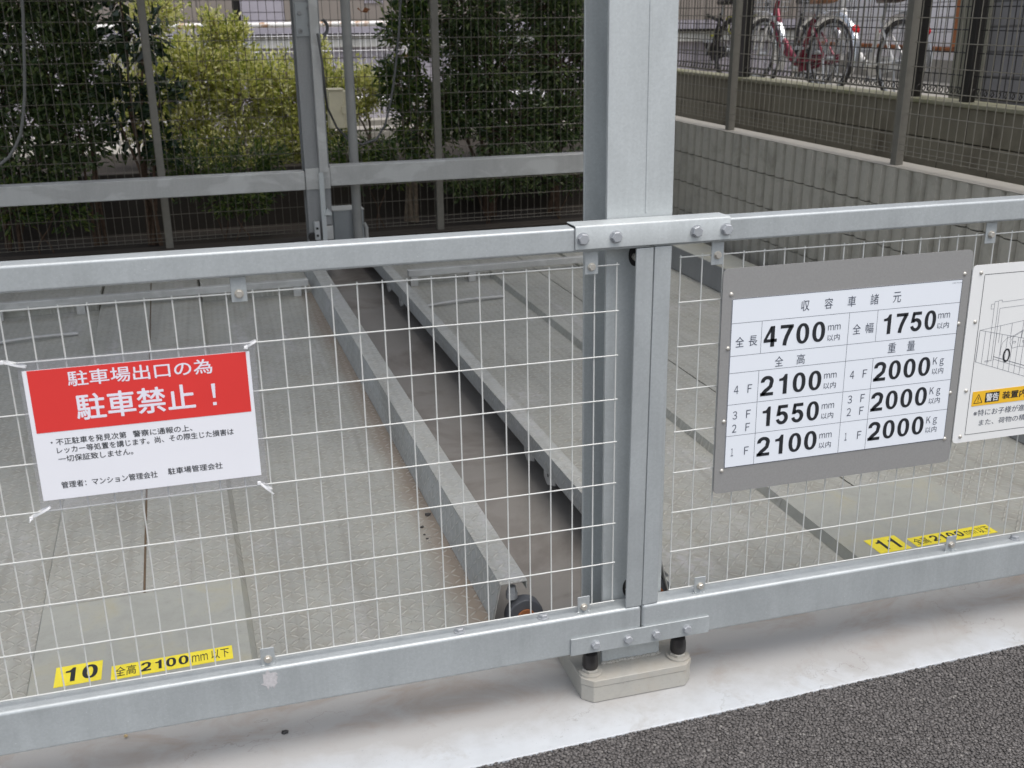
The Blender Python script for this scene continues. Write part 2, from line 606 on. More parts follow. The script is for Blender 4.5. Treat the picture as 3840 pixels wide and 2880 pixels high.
FLOOR = concrete("rust_stained_concrete", (0.25, 0.235, 0.215), (0.06, 0.035, 0.024), 1.0, sc=0.75)
PAD = concrete("grout_concrete", (0.40, 0.385, 0.345), (0.30, 0.25, 0.18), 0.5, sc=4)
MOSS = concrete("mossy_concrete", (0.245, 0.22, 0.16), (0.085, 0.068, 0.045), 0.95, sc=1.1)
MOSSCAP = concrete("green_mossy_concrete", (0.30, 0.285, 0.20), (0.17, 0.18, 0.055), 0.9, sc=3)
BLOCK = concrete("grey_block", (0.46, 0.435, 0.375), (0.13, 0.125, 0.095), 0.6, sc=2.5, rough=0.9)
SOIL = concrete("dark_soil", (0.035, 0.027, 0.020), (0.016, 0.012, 0.009), 0.8, sc=3, rough=0.95)
RUSTSTRIP = concrete("rusty_strip", (0.16, 0.115, 0.075), (0.09, 0.06, 0.04), 0.7, sc=5)
DARKWALL = concrete("dark_brown_concrete", (0.035, 0.028, 0.021), (0.03, 0.022, 0.016), 0.7, sc=2)
YARD = concrete("yard_concrete", (0.36, 0.34, 0.30), (0.22, 0.20, 0.16), 0.5)
FENCE = plain("brown_fence_coating", (0.20, 0.185, 0.15), 0.5, 0.1, 0.12)
REARFENCE = plain("dull_brown_fence_coating", (0.13, 0.118, 0.095), 0.5, 0.1, 0.12)
FPOST = plain("taupe_fence_post", (0.175, 0.165, 0.14), 0.5, 0.1, 0.08)
DARKFENCE = plain("black_brown_fence", (0.022, 0.020, 0.018), 0.45, 0.1, 0.1)
RUBBER = plain("black_plastic", (0.018, 0.016, 0.016), 0.35, 0, 0.2)
INK = plain("black_print", (0.018, 0.02, 0.024), 0.45, 0, 0.02)
THIN_INK = plain("grey_blue_print", (0.06, 0.07, 0.10), 0.5, 0, 0.02)
PAPER = plain("white_paper", (0.82, 0.82, 0.85), 0.35, 0, 0.015, 8)
REDP = plain("red_print", (0.72, 0.045, 0.04), 0.35, 0, 0.03, 8)
WHITEP = plain("white_print", (0.80, 0.77, 0.84), 0.35, 0, 0.015)
SIGNGREY = plain("grey_sign_plate", (0.31, 0.305, 0.295), 0.40, 0.15, 0.05, 260)
SIGNWHITE = plain("white_sign_face", (0.80, 0.83, 0.87), 0.3, 0, 0.01, 5)
SIGNPLATE = plain("white_sign_plate", (0.80, 0.80, 0.78), 0.32, 0, 0.01, 5)
YELLOW = plain("yellow_sticker", (0.86, 0.72, 0.045), 0.42, 0, 0.05, 40)
ORANGE = plain("amber_print", (0.86, 0.50, 0.03), 0.4, 0, 0.02)
NYLON = plain("white_nylon", (0.80, 0.80, 0.80), 0.3, 0, 0.03)
BEIGE = plain("beige_plastic", (0.74, 0.68, 0.49), 0.5, 0, 0.07, 12)
GREYBOX = plain("grey_painted_steel", (0.33, 0.35, 0.355), 0.5, 0.1, 0.08, 8)
GREYBOXTOP = plain("grey_painted_lid", (0.50, 0.50, 0.47), 0.55, 0.1, 0.08, 8)
CONDUIT = plain("grey_conduit", (0.30, 0.30, 0.285), 0.55, 0.0, 0.12, 6)
PALECABLE = plain("pale_grey_cable", (0.16, 0.16, 0.15), 0.5)
CABLE = plain("grey_cable", (0.10, 0.10, 0.10), 0.5)
BARK = plain("brown_bark", (0.085, 0.052, 0.032), 0.85, 0, 0.35, 40, 0.4)
PALEBARK = plain("pale_bark", (0.22, 0.17, 0.12), 0.85, 0, 0.3, 40, 0.4)
LEAF_DARK = leafmat("dark_leaf", [(0.030, 0.052, 0.020), (0.060, 0.100, 0.034), (0.095, 0.145, 0.045), (0.18, 0.22, 0.075)], 0.34, 0.38)
LEAF_BIG = leafmat("glossy_leaf", [(0.012, 0.026, 0.014), (0.030, 0.055, 0.025), (0.075, 0.105, 0.03)], 0.25, 0.24)
LEAF_MID = leafmat("green_leaf", [(0.022, 0.050, 0.014), (0.050, 0.095, 0.022), (0.10, 0.155, 0.03), (0.20, 0.24, 0.055)], 0.34, 0.35)
LEAF_VAR = leafmat("variegated_leaf", [(0.15, 0.22, 0.03), (0.50, 0.53, 0.11), (0.76, 0.74, 0.26), (0.90, 0.87, 0.55)], 0.45, 0.5)
LEAF_DEAD = leafmat("dead_leaf", [(0.22, 0.07, 0.03), (0.35, 0.16, 0.07)], 0.2, 0.6)


def siding(name, c, pitch, axis=2, joint=0.12, vpitch=None, vaxis=0):
    t = NT(name)
    co = t.tc.outputs["Object"]
    xyz = t.sep(co)
    fz = t.math('FRACT', t.math('MULTIPLY', xyz[axis], 1 / pitch))
    g = t.ramp(fz, [(0.0, 0.0), (joint * 0.5, 0.0), (joint, 1.0)])
    if vpitch:
        fx = t.math('FRACT', t.math('MULTIPLY', xyz[vaxis], 1 / vpitch))
        g = t.math('MULTIPLY', g, t.ramp(fx, [(0.0, 0.0), (0.02, 0.0), (0.04, 1.0)]))
    n1 = t.noise(co, 3.0, 5, 0.6)
    col = t.ramp(n1, [(0.3, tuple(x * 0.9 for x in c)), (0.7, tuple(min(1, x * 1.07) for x in c))])
    col = t.mix(g, tuple(x * 0.5 for x in c), col)
    nrm = t.bump(g, 0.6, 0.006)
    return t.out(col, 0.6, 0.0, nrm)


LAVENDER = siding("lavender_siding", (0.40, 0.375, 0.42), 0.11, 2, 0.10, 0.9)
TAN = siding("tan_panel", (0.27, 0.235, 0.205), 3.0, 2, 0.01, 0.55)
PALE = siding("pale_siding", (0.78, 0.76, 0.78), 0.15, 2, 0.10)
SLATE = siding("slate_siding", (0.25, 0.245, 0.25), 0.155, 2, 0.12)
OLIVE = plain("olive_panel", (0.22, 0.215, 0.165), 0.6, 0, 0.08, 5)


def rusty_white():
    t = NT("rusty_white_paint")
    co = t.tc.outputs["Object"]
    n1 = t.noise(co, 9.0, 5, 0.65, 0.4)
    col = t.mix(t.ramp(n1, [(0.52, 0.0), (0.62, 1.0)]), (0.80, 0.79, 0.76), (0.40, 0.20, 0.07))
    return t.out(col, 0.5)


RUSTYWHITE = rusty_white()
WHITE = plain("white_paint", (0.82, 0.81, 0.83), 0.45, 0, 0.03)
RUSTPIPE = plain("rust_orange_paint", (0.30, 0.105, 0.035), 0.6, 0, 0.3, 12)


def film_mat():
    t = NT("clear_film")
    tr = t.n("ShaderNodeBsdfTransparent"); tr.inputs[0].default_value = (0.93, 0.93, 0.94, 1)
    t.out((0.85, 0.85, 0.88), 0.22)
    mx = t.n("ShaderNodeMixShader"); mx.inputs[0].default_value = 0.065
    t.l(tr.outputs[0], mx.inputs[1]); t.l(t.b.outputs[0], mx.inputs[2])
    t.l(mx.outputs[0], t.t.nodes["Material Output"].inputs[0])
    return t.m


FILM = film_mat()


def asphalt_mat():
    t = NT("asphalt")
    co = t.tc.outputs["Object"]
    geo = t.n("ShaderNodeNewGeometry")
    col = t.ramp(geo.outputs["Random Per Island"], [(0.0, (0.074, 0.068, 0.064)), (0.6, (0.115, 0.106, 0.100)), (0.95, (0.158, 0.146, 0.139)), (1.0, (0.25, 0.235, 0.215))])
    n = t.noise(co, 220, 4, 0.6)
    col = t.mix(t.math('MULTIPLY', n, 0.5), col, (0.085, 0.077, 0.073))
    return t.out(col, t.ramp(n, [(0.3, 0.55), (0.7, 0.8)]), 0.0, t.bump(n, 0.35, 0.001))


ASPHALT = asphalt_mat()
ASPHALT_BASE = plain("asphalt_binder", (0.065, 0.060, 0.057), 0.85, 0, 0.3, 90, 0.6)

# ================================================================== SETTING
mb = MB(M)
mb.raw([(-40, -40, -0.0058), (40, -40, -0.0058), (40, -0.152, -0.0058), (-40, -0.152, -0.0058)], [(0, 1, 2, 3)])
tag(mb.build("asphalt_road", ASPHALT_BASE, loc=(0, -0.5, 0)), kind='structure')

# crushed stone of the open-graded asphalt surface, one object
mb = MB(M)
tmp = bmesh.new()
bmesh.ops.create_icosphere(tmp, subdivisions=1, radius=1.0)
ico_v = np.array([v.co[:] for v in tmp.verts]); ico_f = [tuple(v.index for v in f.verts) for f in tmp.faces]
tmp.free()
oct_v = np.array([(1, 0, 0), (-1, 0, 0), (0, 1, 0), (0, -1, 0), (0, 0, 1), (0, 0, -1)], float)
stones_v = []; stones_f = []
pitch = 0.0070
nv = 0
yy = -0.150
row = 0
BMn = np.array(BM)
while yy > -1.0:
    xx = -1.15 + (pitch / 2 if row % 2 else 0)
    xmax = 1.55
    while xx < xmax:
        if xx > -1.1 + (-0.15 - yy) * -0.2 and not (yy < -0.75 and xx < -0.4):
            jx, jy = rng.uniform(-.4, .4, 2) * pitch
            r = pitch * rng.uniform(0.52, 0.84)
            an = rng.uniform(0, 2 * PI)
            base = ico_v if yy > -0.62 else ico_v
            q = base * (1 + rng.uniform(-.22, .22, (len(base), 1))) * np.array([1.0, rng.uniform(.65, 1.0), rng.uniform(.36, .50)]) * r
            ca, sa = math.cos(an), math.sin(an)
            q = np.stack([q[:, 0] * ca - q[:, 1] * sa, q[:, 0] * sa + q[:, 1] * ca, q[:, 2]], 1)
            edge = rng.uniform(-.003, .008) if row < 2 else 0
            q += np.array([xx + jx, yy + jy + edge, -0.0045 + rng.uniform(-.0012, .0012)])
            stones_v.append(q @ BMn.T)
            stones_f.extend([(a + nv, b + nv, c + nv) for a, b, c in ico_f])
            nv += len(q)
        xx += pitch
    yy -= pitch * 0.86
    row += 1
mb.v = [Vector(p) for p in np.concatenate(stones_v)]
mb.f = stones_f
st = mb.build("asphalt_stones", ASPHALT, loc=(0, -0.5, 0))
st.data.shade_smooth()
tag(st, "dark crushed stone surface of the asphalt", "asphalt", kind='stuff')

mb = MB(M)
nx_, ny_ = 60, 3
mb.raw([(-8, -0.150, -0.03), (-8, 0.33, -0.03), (2.42, 0.33, -0.03), (2.42, -0.150, -0.03), (-8, -0.150, 0), (-8, 0.33, 0), (2.42, 0.33, 0), (2.42, -0.150, 0)],
       [(0, 1, 2, 3), (4, 5, 6, 7), (0, 1, 5, 4), (3, 2, 6, 7), (0, 3, 7, 4), (1, 2, 6, 5)])
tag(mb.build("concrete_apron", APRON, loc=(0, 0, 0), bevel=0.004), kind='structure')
mb = MB(M)
mb.box(-8, 2.42, 0.3305, 5.35, -0.20, -0.055)
tag(mb.build("pit_floor", FLOOR, loc=(0, 0, 0)), kind='structure')
mb = MB(M)
mb.raw([(-12, 5.25, 0.03), (3.2, 5.25, 0.03), (3.2, 5.97, 0.05), (-12, 5.97, 0.05)], [(0, 1, 2, 3)])
mb.raw([(-12, 6.05, 0.43), (3.2, 6.05, 0.43), (3.2, 7.6, 0.42), (-12, 7.6, 0.42)], [(0, 1, 2, 3)])
tag(mb.build("soil_bed", SOIL, loc=(0, 5.4, 0)), kind='structure')
mb = MB(M).box(-12, 3.2, 5.96, 6.08, -0.1, 0.475)
tag(mb.build("planter_wall", DARKWALL, bevel=0.006), "low dark brown wall behind the evergreen trunks, below the yellow shrubs", "wall")
mb = MB(M)
mb.raw([(-12, 7.6, 0.42), (3.2, 7.6, 0.42), (3.2, 14, 0.42), (-12, 14, 0.42)], [(0, 1, 2, 3)])
tag(mb.build("neighbour_pavement", YARD, loc=(0, 8, 0)), kind='structure')
mb = MB(M)
mb.box(3.40, 14, -2, 14, 0.5, 0.795)
tag(mb.build("bicycle_yard", YARD, loc=(5, 5, 0.8)), kind='structure')
mb = MB(M)
mb.box(2.60, 3.24, 0, 7.5, 0.0, 0.30)
tag(mb.build("gutter_ground", SOIL, loc=(2.9, 3, 0)), kind='structure')

# ================================================================== GATE
YF, YB = -0.022, 0.030
RW = 0.0016


def clip(parent, xc, z0, z1, zb, up):
    c = MB().box(xc - 0.0148, xc + 0.0148, -0.0078, -0.0052, z0, z1).build("mesh_clip", GALV, parent, bevel=0.0012)
    b = MB()
    b.cyl((xc, -0.0078, zb), (xc, -0.0095, zb), 0.0088, n=16)
    b.hexa((xc, -0.0095, zb), (0, -1, 0), 0.0072, 0.006, rot=random.uniform(0, 1))
    b.build("bolt", STAINLESS, c, smooth=True)
    w = MB()
    rr = random.Random(int(xc * 1000) + int(z0 * 100))
    zz = z0 if up else z1
    for k in range(12):
        w.blob((xc - 0.017 + 0.034 * k / 11, -0.0085 + rr.uniform(-.0015, .001), zz + rr.uniform(-.001, .0015)), rr.uniform(.0017, .0028), rnd=rr)
    w.build("weld", GALV, c, smooth=True)


def wire_grid(f, x0, x1, dx, z0, z1, dz, y, r=RW, n=6, end=0.004):
    m = MB(f)
    wj = random.Random(41)
    k = int(round((x1 - x0) / dx))
    for i in range(k + 1):
        x = x0 + dx * i
        j = [wj.uniform(-.0009, .0009) for _ in range(2)]
        m.cyl((x + j[0], y + r, z0 - end), (x + j[1], y + r, z1 + end), r, n=n)
    k = int(round((z1 - z0) / dz))
    for j in range(k + 1):
        z = z0 + dz * j
        q = [(x0 - end + (x1 - x0 + 2 * end) * a / 12, y - r, z + wj.uniform(-.0006, .0006)) for a in range(13)]
        m.tube(q, r, n)
    return m


def flat_bar(xb, xt, w, z0, z1):
    """flat steel upright, a touch out of plumb as it stands in the photo"""
    m = MB()
    a, b = YF + 0.001, YF + 0.007
    m.raw([(xb, a, z0), (xb + w, a, z0), (xb + w, b, z0), (xb, b, z0), (xt, a, z1), (xt + w, a, z1), (xt + w, b, z1), (xt, b, z1)],
          [(0, 1, 2, 3), (4, 5, 6, 7), (0, 1, 5, 4), (1, 2, 6, 5), (2, 3, 7, 6), (3, 0, 4, 7)])
    return m


gl = thing("gate_panel", "left galvanized gate panel with white wire mesh, carrying the red and white notice", "gate", (-0.8, 0, 0.135), "galvanized gate panels")
MB().box(-3.2, 0.0685, YF, YB, 1.085, 1.136).build("top_rail", GALV, gl, bevel=0.006, seg=3)
MB().box(-3.2, 0.0650, YF, YB, 0.134, 0.236).build("bottom_rail", GALV, gl, bevel=0.008, seg=3)
flat_bar(0.0258, 0.0345, 0.0390, 0.2365, 1.0845).build("upright", GALV, gl, bevel=0.0015)
wire_grid(G, -3.1, 0.0, 0.05, 0.25, 1.05, 0.1, 0.0).build("wire_mesh", WIRE, gl, smooth=True)
for xc in (-0.0605, -0.776, -1.52, -2.3):
    clip(gl, xc, 1.034, 1.085, 1.0505, False)
for xc in (-0.074, -0.792, -1.53, -2.3):
    clip(gl, xc, 0.2365, 0.277, 0.2505, True)
for xc in (-0.369, -0.171, -1.9):
    b = MB().cyl((xc, -0.002, 0.236), (xc, -0.002, 0.2385), 0.0135, n=18)
    b.hexa((xc, -0.002, 0.2385), (0, 0, 1), 0.0105, 0.008)
    b.build("rail_bolt", BOLT, gl, smooth=True)

sp_ = MB(); rr = random.Random(9)
pts_ = [(-0.792 + (0.016 + rr.uniform(-.004, .006)) * math.cos(a), 0.212 + (0.014 + rr.uniform(-.004, .009)) * math.sin(a) - (0.008 if math.sin(a) < 0 else 0)) for a in np.linspace(0, 2 * PI, 34)[:-1]]
sp_.prism(pts_, 'y', YF - 0.0006, YF - 0.0002)
sp_.build("zinc_splash", plain("zinc_spray", (0.50, 0.48, 0.48), 0.7, 0, 0.1, 200), gl)

gr = thing("gate_panel", "right galvanized gate panel with white wire mesh, carrying the two sign boards", "gate", (0.9, 0, 0.135), "galvanized gate panels")
MB().box(0.0712, 3.3, YF, YB, 1.086, 1.137).build("top_rail", GALV, gr, bevel=0.006, seg=3)
MB().box(0.0670, 3.3, YF, YB, 0.135, 0.237).build("bottom_rail", GALV, gr, bevel=0.008, seg=3)
flat_bar(0.0673, 0.0760, 0.0390, 0.2375, 1.0855).build("upright", GALV, gr, bevel=0.0015)
wire_grid(G, 0.1464, 3.1464, 0.05, 0.2552, 1.0552, 0.1, 0.0).build("wire_mesh", WIRE, gr, smooth=True)
for xc in (0.2285, 0.929, 1.7, 2.5):
    clip(gr, xc, 1.034, 1.086, 1.0555, False)
for xc in (0.221, 0.9265, 1.7, 2.5):
    clip(gr, xc, 0.2375, 0.279, 0.2555, True)
for xc in (1.13, 1.33):
    b = MB().cyl((xc, -0.002, 0.237), (xc, -0.002, 0.2395), 0.0135, n=18)
    b.hexa((xc, -0.002, 0.2395), (0, 0, 1), 0.0105, 0.008)
    b.build("rail_bolt", BOLT, gr, smooth=True)

sl = thing("rail_sleeve", "galvanized angle cover bolted over the joint of the two top rails", "joint cover", (0.072, -0.024, 1.09))
MB().prism([(YF - 0.0045, 1.091), (YF - 0.0005, 1.091), (YF - 0.0005, 1.1375), (YB, 1.1375), (YB, 1.1415), (YF + 0.0015, 1.1415), (YF - 0.0030, 1.1395), (YF - 0.0045, 1.136)], 'x', -0.103, 0.2465).build("cover_plate", GALV2, sl, bevel=0.0018)
for xc, r_ in ((-0.087, .1), (-0.0145, .35), (0.167, .6), (0.2365, .2)):
    b = MB().cyl((xc, YF - 0.0045, 1.114), (xc, YF - 0.0065, 1.114), 0.0135, n=20)
    b.hexa((xc, YF - 0.0065, 1.114), (0, -1, 0), 0.0118, 0.0085, rot=r_)
    b.build("bolt", BOLT, sl, smooth=True)

jp = thing("joint_plate", "flat galvanized strip with four bolts across the foot of the two gate panels", "joint plate", (0.063, -0.024, 0.139))
MB().box(-0.112, 0.2395, YF - 0.0055, YF - 0.0005, 0.137, 0.181).build("strip", GALV, jp, bevel=0.0012)
for xc, r_ in ((-0.0515, .0), (0.030, .5), (0.1015, .2), (0.181, .8)):
    b = MB().cyl((xc, YF - 0.0055, 0.1575), (xc, YF - 0.0068, 0.1575), 0.0115, n=20)
    b.hexa((xc, YF - 0.0068, 0.1575), (0, -1, 0), 0.0102, 0.007, rot=r_)
    b.build("bolt", BOLT, jp, smooth=True)

# ------------------------------------------------------------------ front H-post
po = thing("front_post", "thick galvanized steel column standing behind the joint of the gate", "column", (0.064, 0.11, 0.0))
X0, X1, Y0, Y1 = -0.0113, 0.139, 0.0345, 0.1845
prof = [(X0, Y0), (X1, Y0), (X1, Y0 + 0.010), (0.0685, Y0 + 0.010), (0.0685, Y1 - 0.010), (X1, Y1 - 0.010), (X1, Y1), (X0, Y1), (X0, Y1 - 0.010), (0.0605, Y1 - 0.010), (0.0605, Y0 + 0.010), (X0, Y0 + 0.010)]
MB().prism(prof, 'z', 0.0605, 4.2).build("beam", GALV2, po, bevel=0.0015)
# raised seam strip along the front face
MB().box(0.0755, 0.0795, Y0 - 0.0014, Y0 - 0.0002, 1.15, 4.2).build("seam", GALV2, po, bevel=0.0006)
for zc in (1.060, 0.257):
    s_ = MB()
    pts = [(0.0535 + 0.0145 * math.cos(a), zc + 0.024 * math.sin(a)) for a in np.linspace(0, 2 * PI, 25)[:-1]]
    s_.prism(pts, 'y', Y0 - 0.0018, Y0 - 0.0003)
    sl_ = s_.build("slot", RUBBER, po)
    MB().hexa((0.0535, Y0 - 0.0018, zc - 0.003), (0, -1, 0), 0.0085, 0.012).build("bolt", STAINLESS, sl_, smooth=True)


def chamfer(x0, x1, y0, y1, c):
    return [(x0 + c, y0), (x1 - c, y0), (x1, y0 + c), (x1, y1 - c), (x1 - c, y1), (x0 + c, y1), (x0, y1 - c), (x0, y0 + c)]


MB().prism(chamfer(-0.080, 0.206, -0.031, 0.252, 0.024), 'z', 0.0425, 0.0600).build("base_plate", PAD, po, bevel=0.002)
MB().prism(chamfer(-0.0785, 0.2045, -0.0295, 0.2505, 0.023), 'z', 0.0002, 0.0422).build("grout_pad", PAD, po, bevel=0.002)
wl = MB(); rr = random.Random(3)
for k in range(60):
    wl.blob((X0 + (X1 - X0) * k / 59, Y0 - 0.002 + rr.uniform(-.001, .001), 0.062 + rr.uniform(-.001, .001)), rr.uniform(.0034, .0052), rnd=rr)
wl.build("weld", PAD, po, smooth=True)
for xc, yc in ((-0.050, 0.0105), (0.178, 0.0105), (-0.050, 0.205), (0.178, 0.205)):
    n_ = MB().cyl((xc, yc, 0.060), (xc, yc, 0.0655), 0.0285, n=24)
    n_.hexa((xc, yc, 0.0655), (0, 0, 1), 0.021, 0.008)
    a_ = n_.build("anchor_bolt", PAD, po, bevel=0.001)
    k_ = MB()
    ring = [(0.0175, 0.0735), (0.0195, 0.078), (0.0195, 0.098), (0.0172, 0.112), (0.0105, 0.1165), (0.0, 0.1170)]
    pts = []; fs = []
    for (r_, z_) in ring:
        pts += [(xc + r_ * math.cos(2 * PI * i / 12 + .2), yc + r_ * math.sin(2 * PI * i / 12 + .2), z_) for i in range(12)]
    for L in range(len(ring) - 1):
        fs += [(L * 12 + i, L * 12 + (i + 1) % 12, (L + 1) * 12 + (i + 1) % 12, (L + 1) * 12 + i) for i in range(12)]
    k_.raw(pts, fs)
    k_.build("cap", RUBBER, a_, smooth=True)

# ================================================================== SIGNS ON THE GATE
# --- laminated notice
YN = -0.0085
no = thing("parking_notice", "laminated red and white no parking notice tied to the left wire mesh", "notice", (-0.97, YN, 0.65))
MB().box(-1.184, -0.757, YN - 0.0002, YN + 0.0002, 0.652, 0.956).build("film", FILM, no)
MB().box(-1.177, -0.768, YN - 0.0012, YN - 0.0006, 0.675, 0.936).build("paper", PAPER, no)
MB().box(-1.169, -0.775, YN - 0.0017, YN - 0.00125, 0.8125, 0.9355).build("red_field", REDP, no)
t = Each("white_print", WHITEP, no)
pn = Put(lambda a, b: (a, YN - 0.0021, b), (0, 1, 0))
fat(t, "駐車場出口の為", -1.101, -0.840, 0.8985, 0.9285, pn, 0.0004, 6)
t.raw([pn(-0.846, 0.8775), pn(-0.8385, 0.8775), pn(-0.8400, 0.8485), pn(-0.8445, 0.8485)], [(0, 1, 2, 3)])
t.raw([pn(-0.8460, 0.8395), pn(-0.8390, 0.8395), pn(-0.8390, 0.8335), pn(-0.8460, 0.8335)], [(0, 1, 2, 3)])
t.flush()
fat(t, "駐車禁止", -1.094, -0.878, 0.8300, 0.8820, pn, 0.0009, 8)
t.flush()
t = Each("black_print", INK, no)
pn2 = Put(lambda a, b: (a, YN - 0.0016, b), (0, 1, 0))
fat(t, "・不正駐車を発見次第", -1.1475, -1.012, 0.7850, 0.7985, pn2, 0.00016, 4)
fat(t, "警察に通報の上、", -1.000, -0.890, 0.7850, 0.7985, pn2, 0.00016, 4)
fat(t, "レッカー等処置を講じます。尚、その際生じた損害は", -1.139, -0.813, 0.7680, 0.7815, pn2, 0.00016, 4)
fat(t, "一切保証致しません。", -1.139, -1.004, 0.7500, 0.7635, pn2, 0.00016, 4)
fat(t, "管理者：マンション管理会社", -1.141, -0.965, 0.6965, 0.7105, pn2, 0.00016, 4)
fat(t, "駐車場管理会社", -0.945, -0.841, 0.6990, 0.7130, pn2, 0.00016, 4)
t.flush()

for nm, (xa, za), (xb, zb), tail in (("upper left", (-1.207, .957), (-1.168, .943), (-1.2165, .963)), ("upper right", (-0.7735, .9445), (-0.753, .9555), (-0.777, .943)),
                                     ("lower left", (-1.203, .644), (-1.167, .6605), (-1.207, .636)), ("lower right", (-0.774, .6595), (-0.750, .6385), (-0.7475, .6325))):
    ct = thing("cable_tie", f"white nylon cable tie at the {nm} corner of the red and white notice", "cable tie", (xa, -0.011, za), "cable ties holding the notice")
    s_ = MB()
    path = []
    L = math.hypot(xb - xa, zb - za); dx_, dz_ = (xb - xa) / L, (zb - za) / L
    for k in range(20):
        a = 2 * PI * k / 20
        m_ = ((xa + xb) / 2 + dx_ * math.cos(a) * L / 2, -0.006 + 0.0075 * math.sin(a), (za + zb) / 2 + dz_ * math.cos(a) * L / 2)
        path.append(m_)
    nxx, nzz = -dz_ * 0.0021, dx_ * 0.0021
    pts = []
    for (px_, py_, pz_) in path:
        cx = (px_ - (xa + xb) / 2); cy = py_ + 0.006
        s = 1.0
        pts += [(px_ - nxx, py_, pz_ - nzz), (px_ + nxx, py_, pz_ + nzz), ((xa + xb) / 2 + (px_ - (xa + xb) / 2) * 0.95 + nxx, -0.006 + (py_ + 0.006) * 0.86, (za + zb) / 2 + (pz_ - (za + zb) / 2) * 0.95 + nzz),
                ((xa + xb) / 2 + (px_ - (xa + xb) / 2) * 0.95 - nxx, -0.006 + (py_ + 0.006) * 0.86, (za + zb) / 2 + (pz_ - (za + zb) / 2) * 0.95 - nzz)]
    fs = []
    for i in range(20):
        j = (i + 1) % 20
        fs += [(i * 4 + k, i * 4 + (k + 1) % 4, j * 4 + (k + 1) % 4, j * 4 + k) for k in range(4)]
    s_.raw(pts, fs)
    s_.build("strap", NYLON, ct, smooth=True)
    MB().box(xa - 0.0034, xa + 0.0034, -0.0150, -0.0100, za - 0.0034, za + 0.0034).build("head", NYLON, ct, bevel=0.001)
    MB().tube([(xa, -0.0125, za), ((xa + tail[0]) / 2, -0.016, (za + tail[1]) / 2), (tail[0], -0.014, tail[1])], 0.0016, 4).build("tail", NYLON, ct)


def rrect(x0, x1, z0, z1, r, n=5):
    pts = []
    for cx, cz, a0 in ((x1 - r, z0 + r, -PI / 2), (x1 - r, z1 - r, 0), (x0 + r, z1 - r, PI / 2), (x0 + r, z0 + r, PI)):
        pts += [(cx + r * math.cos(a0 + PI / 2 * k / n), cz + r * math.sin(a0 + PI / 2 * k / n)) for k in range(n + 1)]
    return pts


def rivets(parent, pts, y):
    for xc, zc in pts:
        r_ = MB().dome((xc, y, zc), (0, -1, 0), 0.0052, 0.0035)
        r_.build("rivet", STAINLESS, parent, smooth=True)


# --- vehicle size table
YS = -0.0125
sg = thing("size_sign", "grey sign board with white table of vehicle sizes and weights", "sign board", (0.562, YS, 0.493))
MB().prism(rrect(0.2415, 0.8815, 0.4935, 1.0245, 0.012), 'y', YS - 0.0015, YS + 0.0015).build("plate", SIGNGREY, sg)
MB().box(0.2655, 0.8600, YS - 0.0024, YS - 0.0018, 0.5565, 0.9560).build("white_face", SIGNWHITE, sg)
ps = Put(lambda a, b: (a, YS - 0.0029, b), (0, 1, 0))
t = Each("number_print", INK, sg)
TX = {"4700": (0.348, 0.503, 0.8385, 0.8865), "1750": (0.651, 0.798, 0.8405, 0.8875)}
for s_, (a, b, c, d) in TX.items():
    digits(t, s_, a, b, c, d, ps)
digits(t, "2100", 0.347, 0.503, 0.7225, 0.7700, ps)
digits(t, "1550", 0.351, 0.503, 0.6480, 0.6955, ps)
digits(t, "2100", 0.347, 0.503, 0.5745, 0.6220, ps)
digits(t, "2000", 0.642, 0.796, 0.7270, 0.7740, ps)
digits(t, "2000", 0.642, 0.796, 0.6520, 0.6990, ps)
digits(t, "2000", 0.642, 0.796, 0.5775, 0.6245, ps)
t.flush()
t = Each("fine_print", THIN_INK, sg)
for k, ch in enumerate("収容車諸元"):
    xc = 0.4475 + k * 0.0595
    write(t, ch, xc - 0.0105, xc + 0.0105, 0.9145, 0.9395, ps)
for ch, xc, zc in (("全", 0.2885, .8455), ("長", 0.3215, .8455), ("全", 0.5855, .8485), ("幅", 0.6195, .8485), ("全", 0.390, .7905), ("高", 0.4455, .7905), ("重", 0.685, .7945), ("量", 0.737, .7945)):
    write(t, ch, xc - 0.0105, xc + 0.0105, zc - 0.0005, zc + 0.0235, ps)
for ch, a, z in (("4", 0, .735), ("3", 0, .674), ("2", 0, .642), ("1", 0, .584), ("4", 1, .740), ("3", 1, .6795), ("2", 1, .648), ("1", 1, .5865)):
    ox = 0.298 * a
    w_ = 0.011 if ch != "1" else 0.006
    write(t, chr(ord(ch) - 48 + 0xFF10), 0.2805 + ox, 0.2805 + w_ + ox, z, z + 0.0195, ps)
    write(t, "Ｆ", 0.3145 + ox, 0.3255 + ox, z, z + 0.0195, ps)
for x0, z in ((0.509, .838), (0.802, .8405), (0.509, .7225), (0.509, .648), (0.509, .5745)):
    write(t, "ｍｍ", x0 + 0.001, x0 + 0.0335, z + 0.0255, z + 0.0375, ps)
    write(t, "以内", x0 + 0.001, x0 + 0.0335, z, z + 0.0155, ps)
for z in (.7270, .6520, .5775):
    write(t, "Ｋｇ", 0.803, 0.833, z + 0.020, z + 0.0435, ps)
    write(t, "以内", 0.803, 0.8345, z + 0.001, z + 0.0165, ps)
write(t, "0788-F0108", 0.832, 0.8575, 0.9475, 0.9495, ps)
t.flush()
t = MB()
pl = lambda a, b: (a, YS - 0.00265, b)
W_ = 0.0009
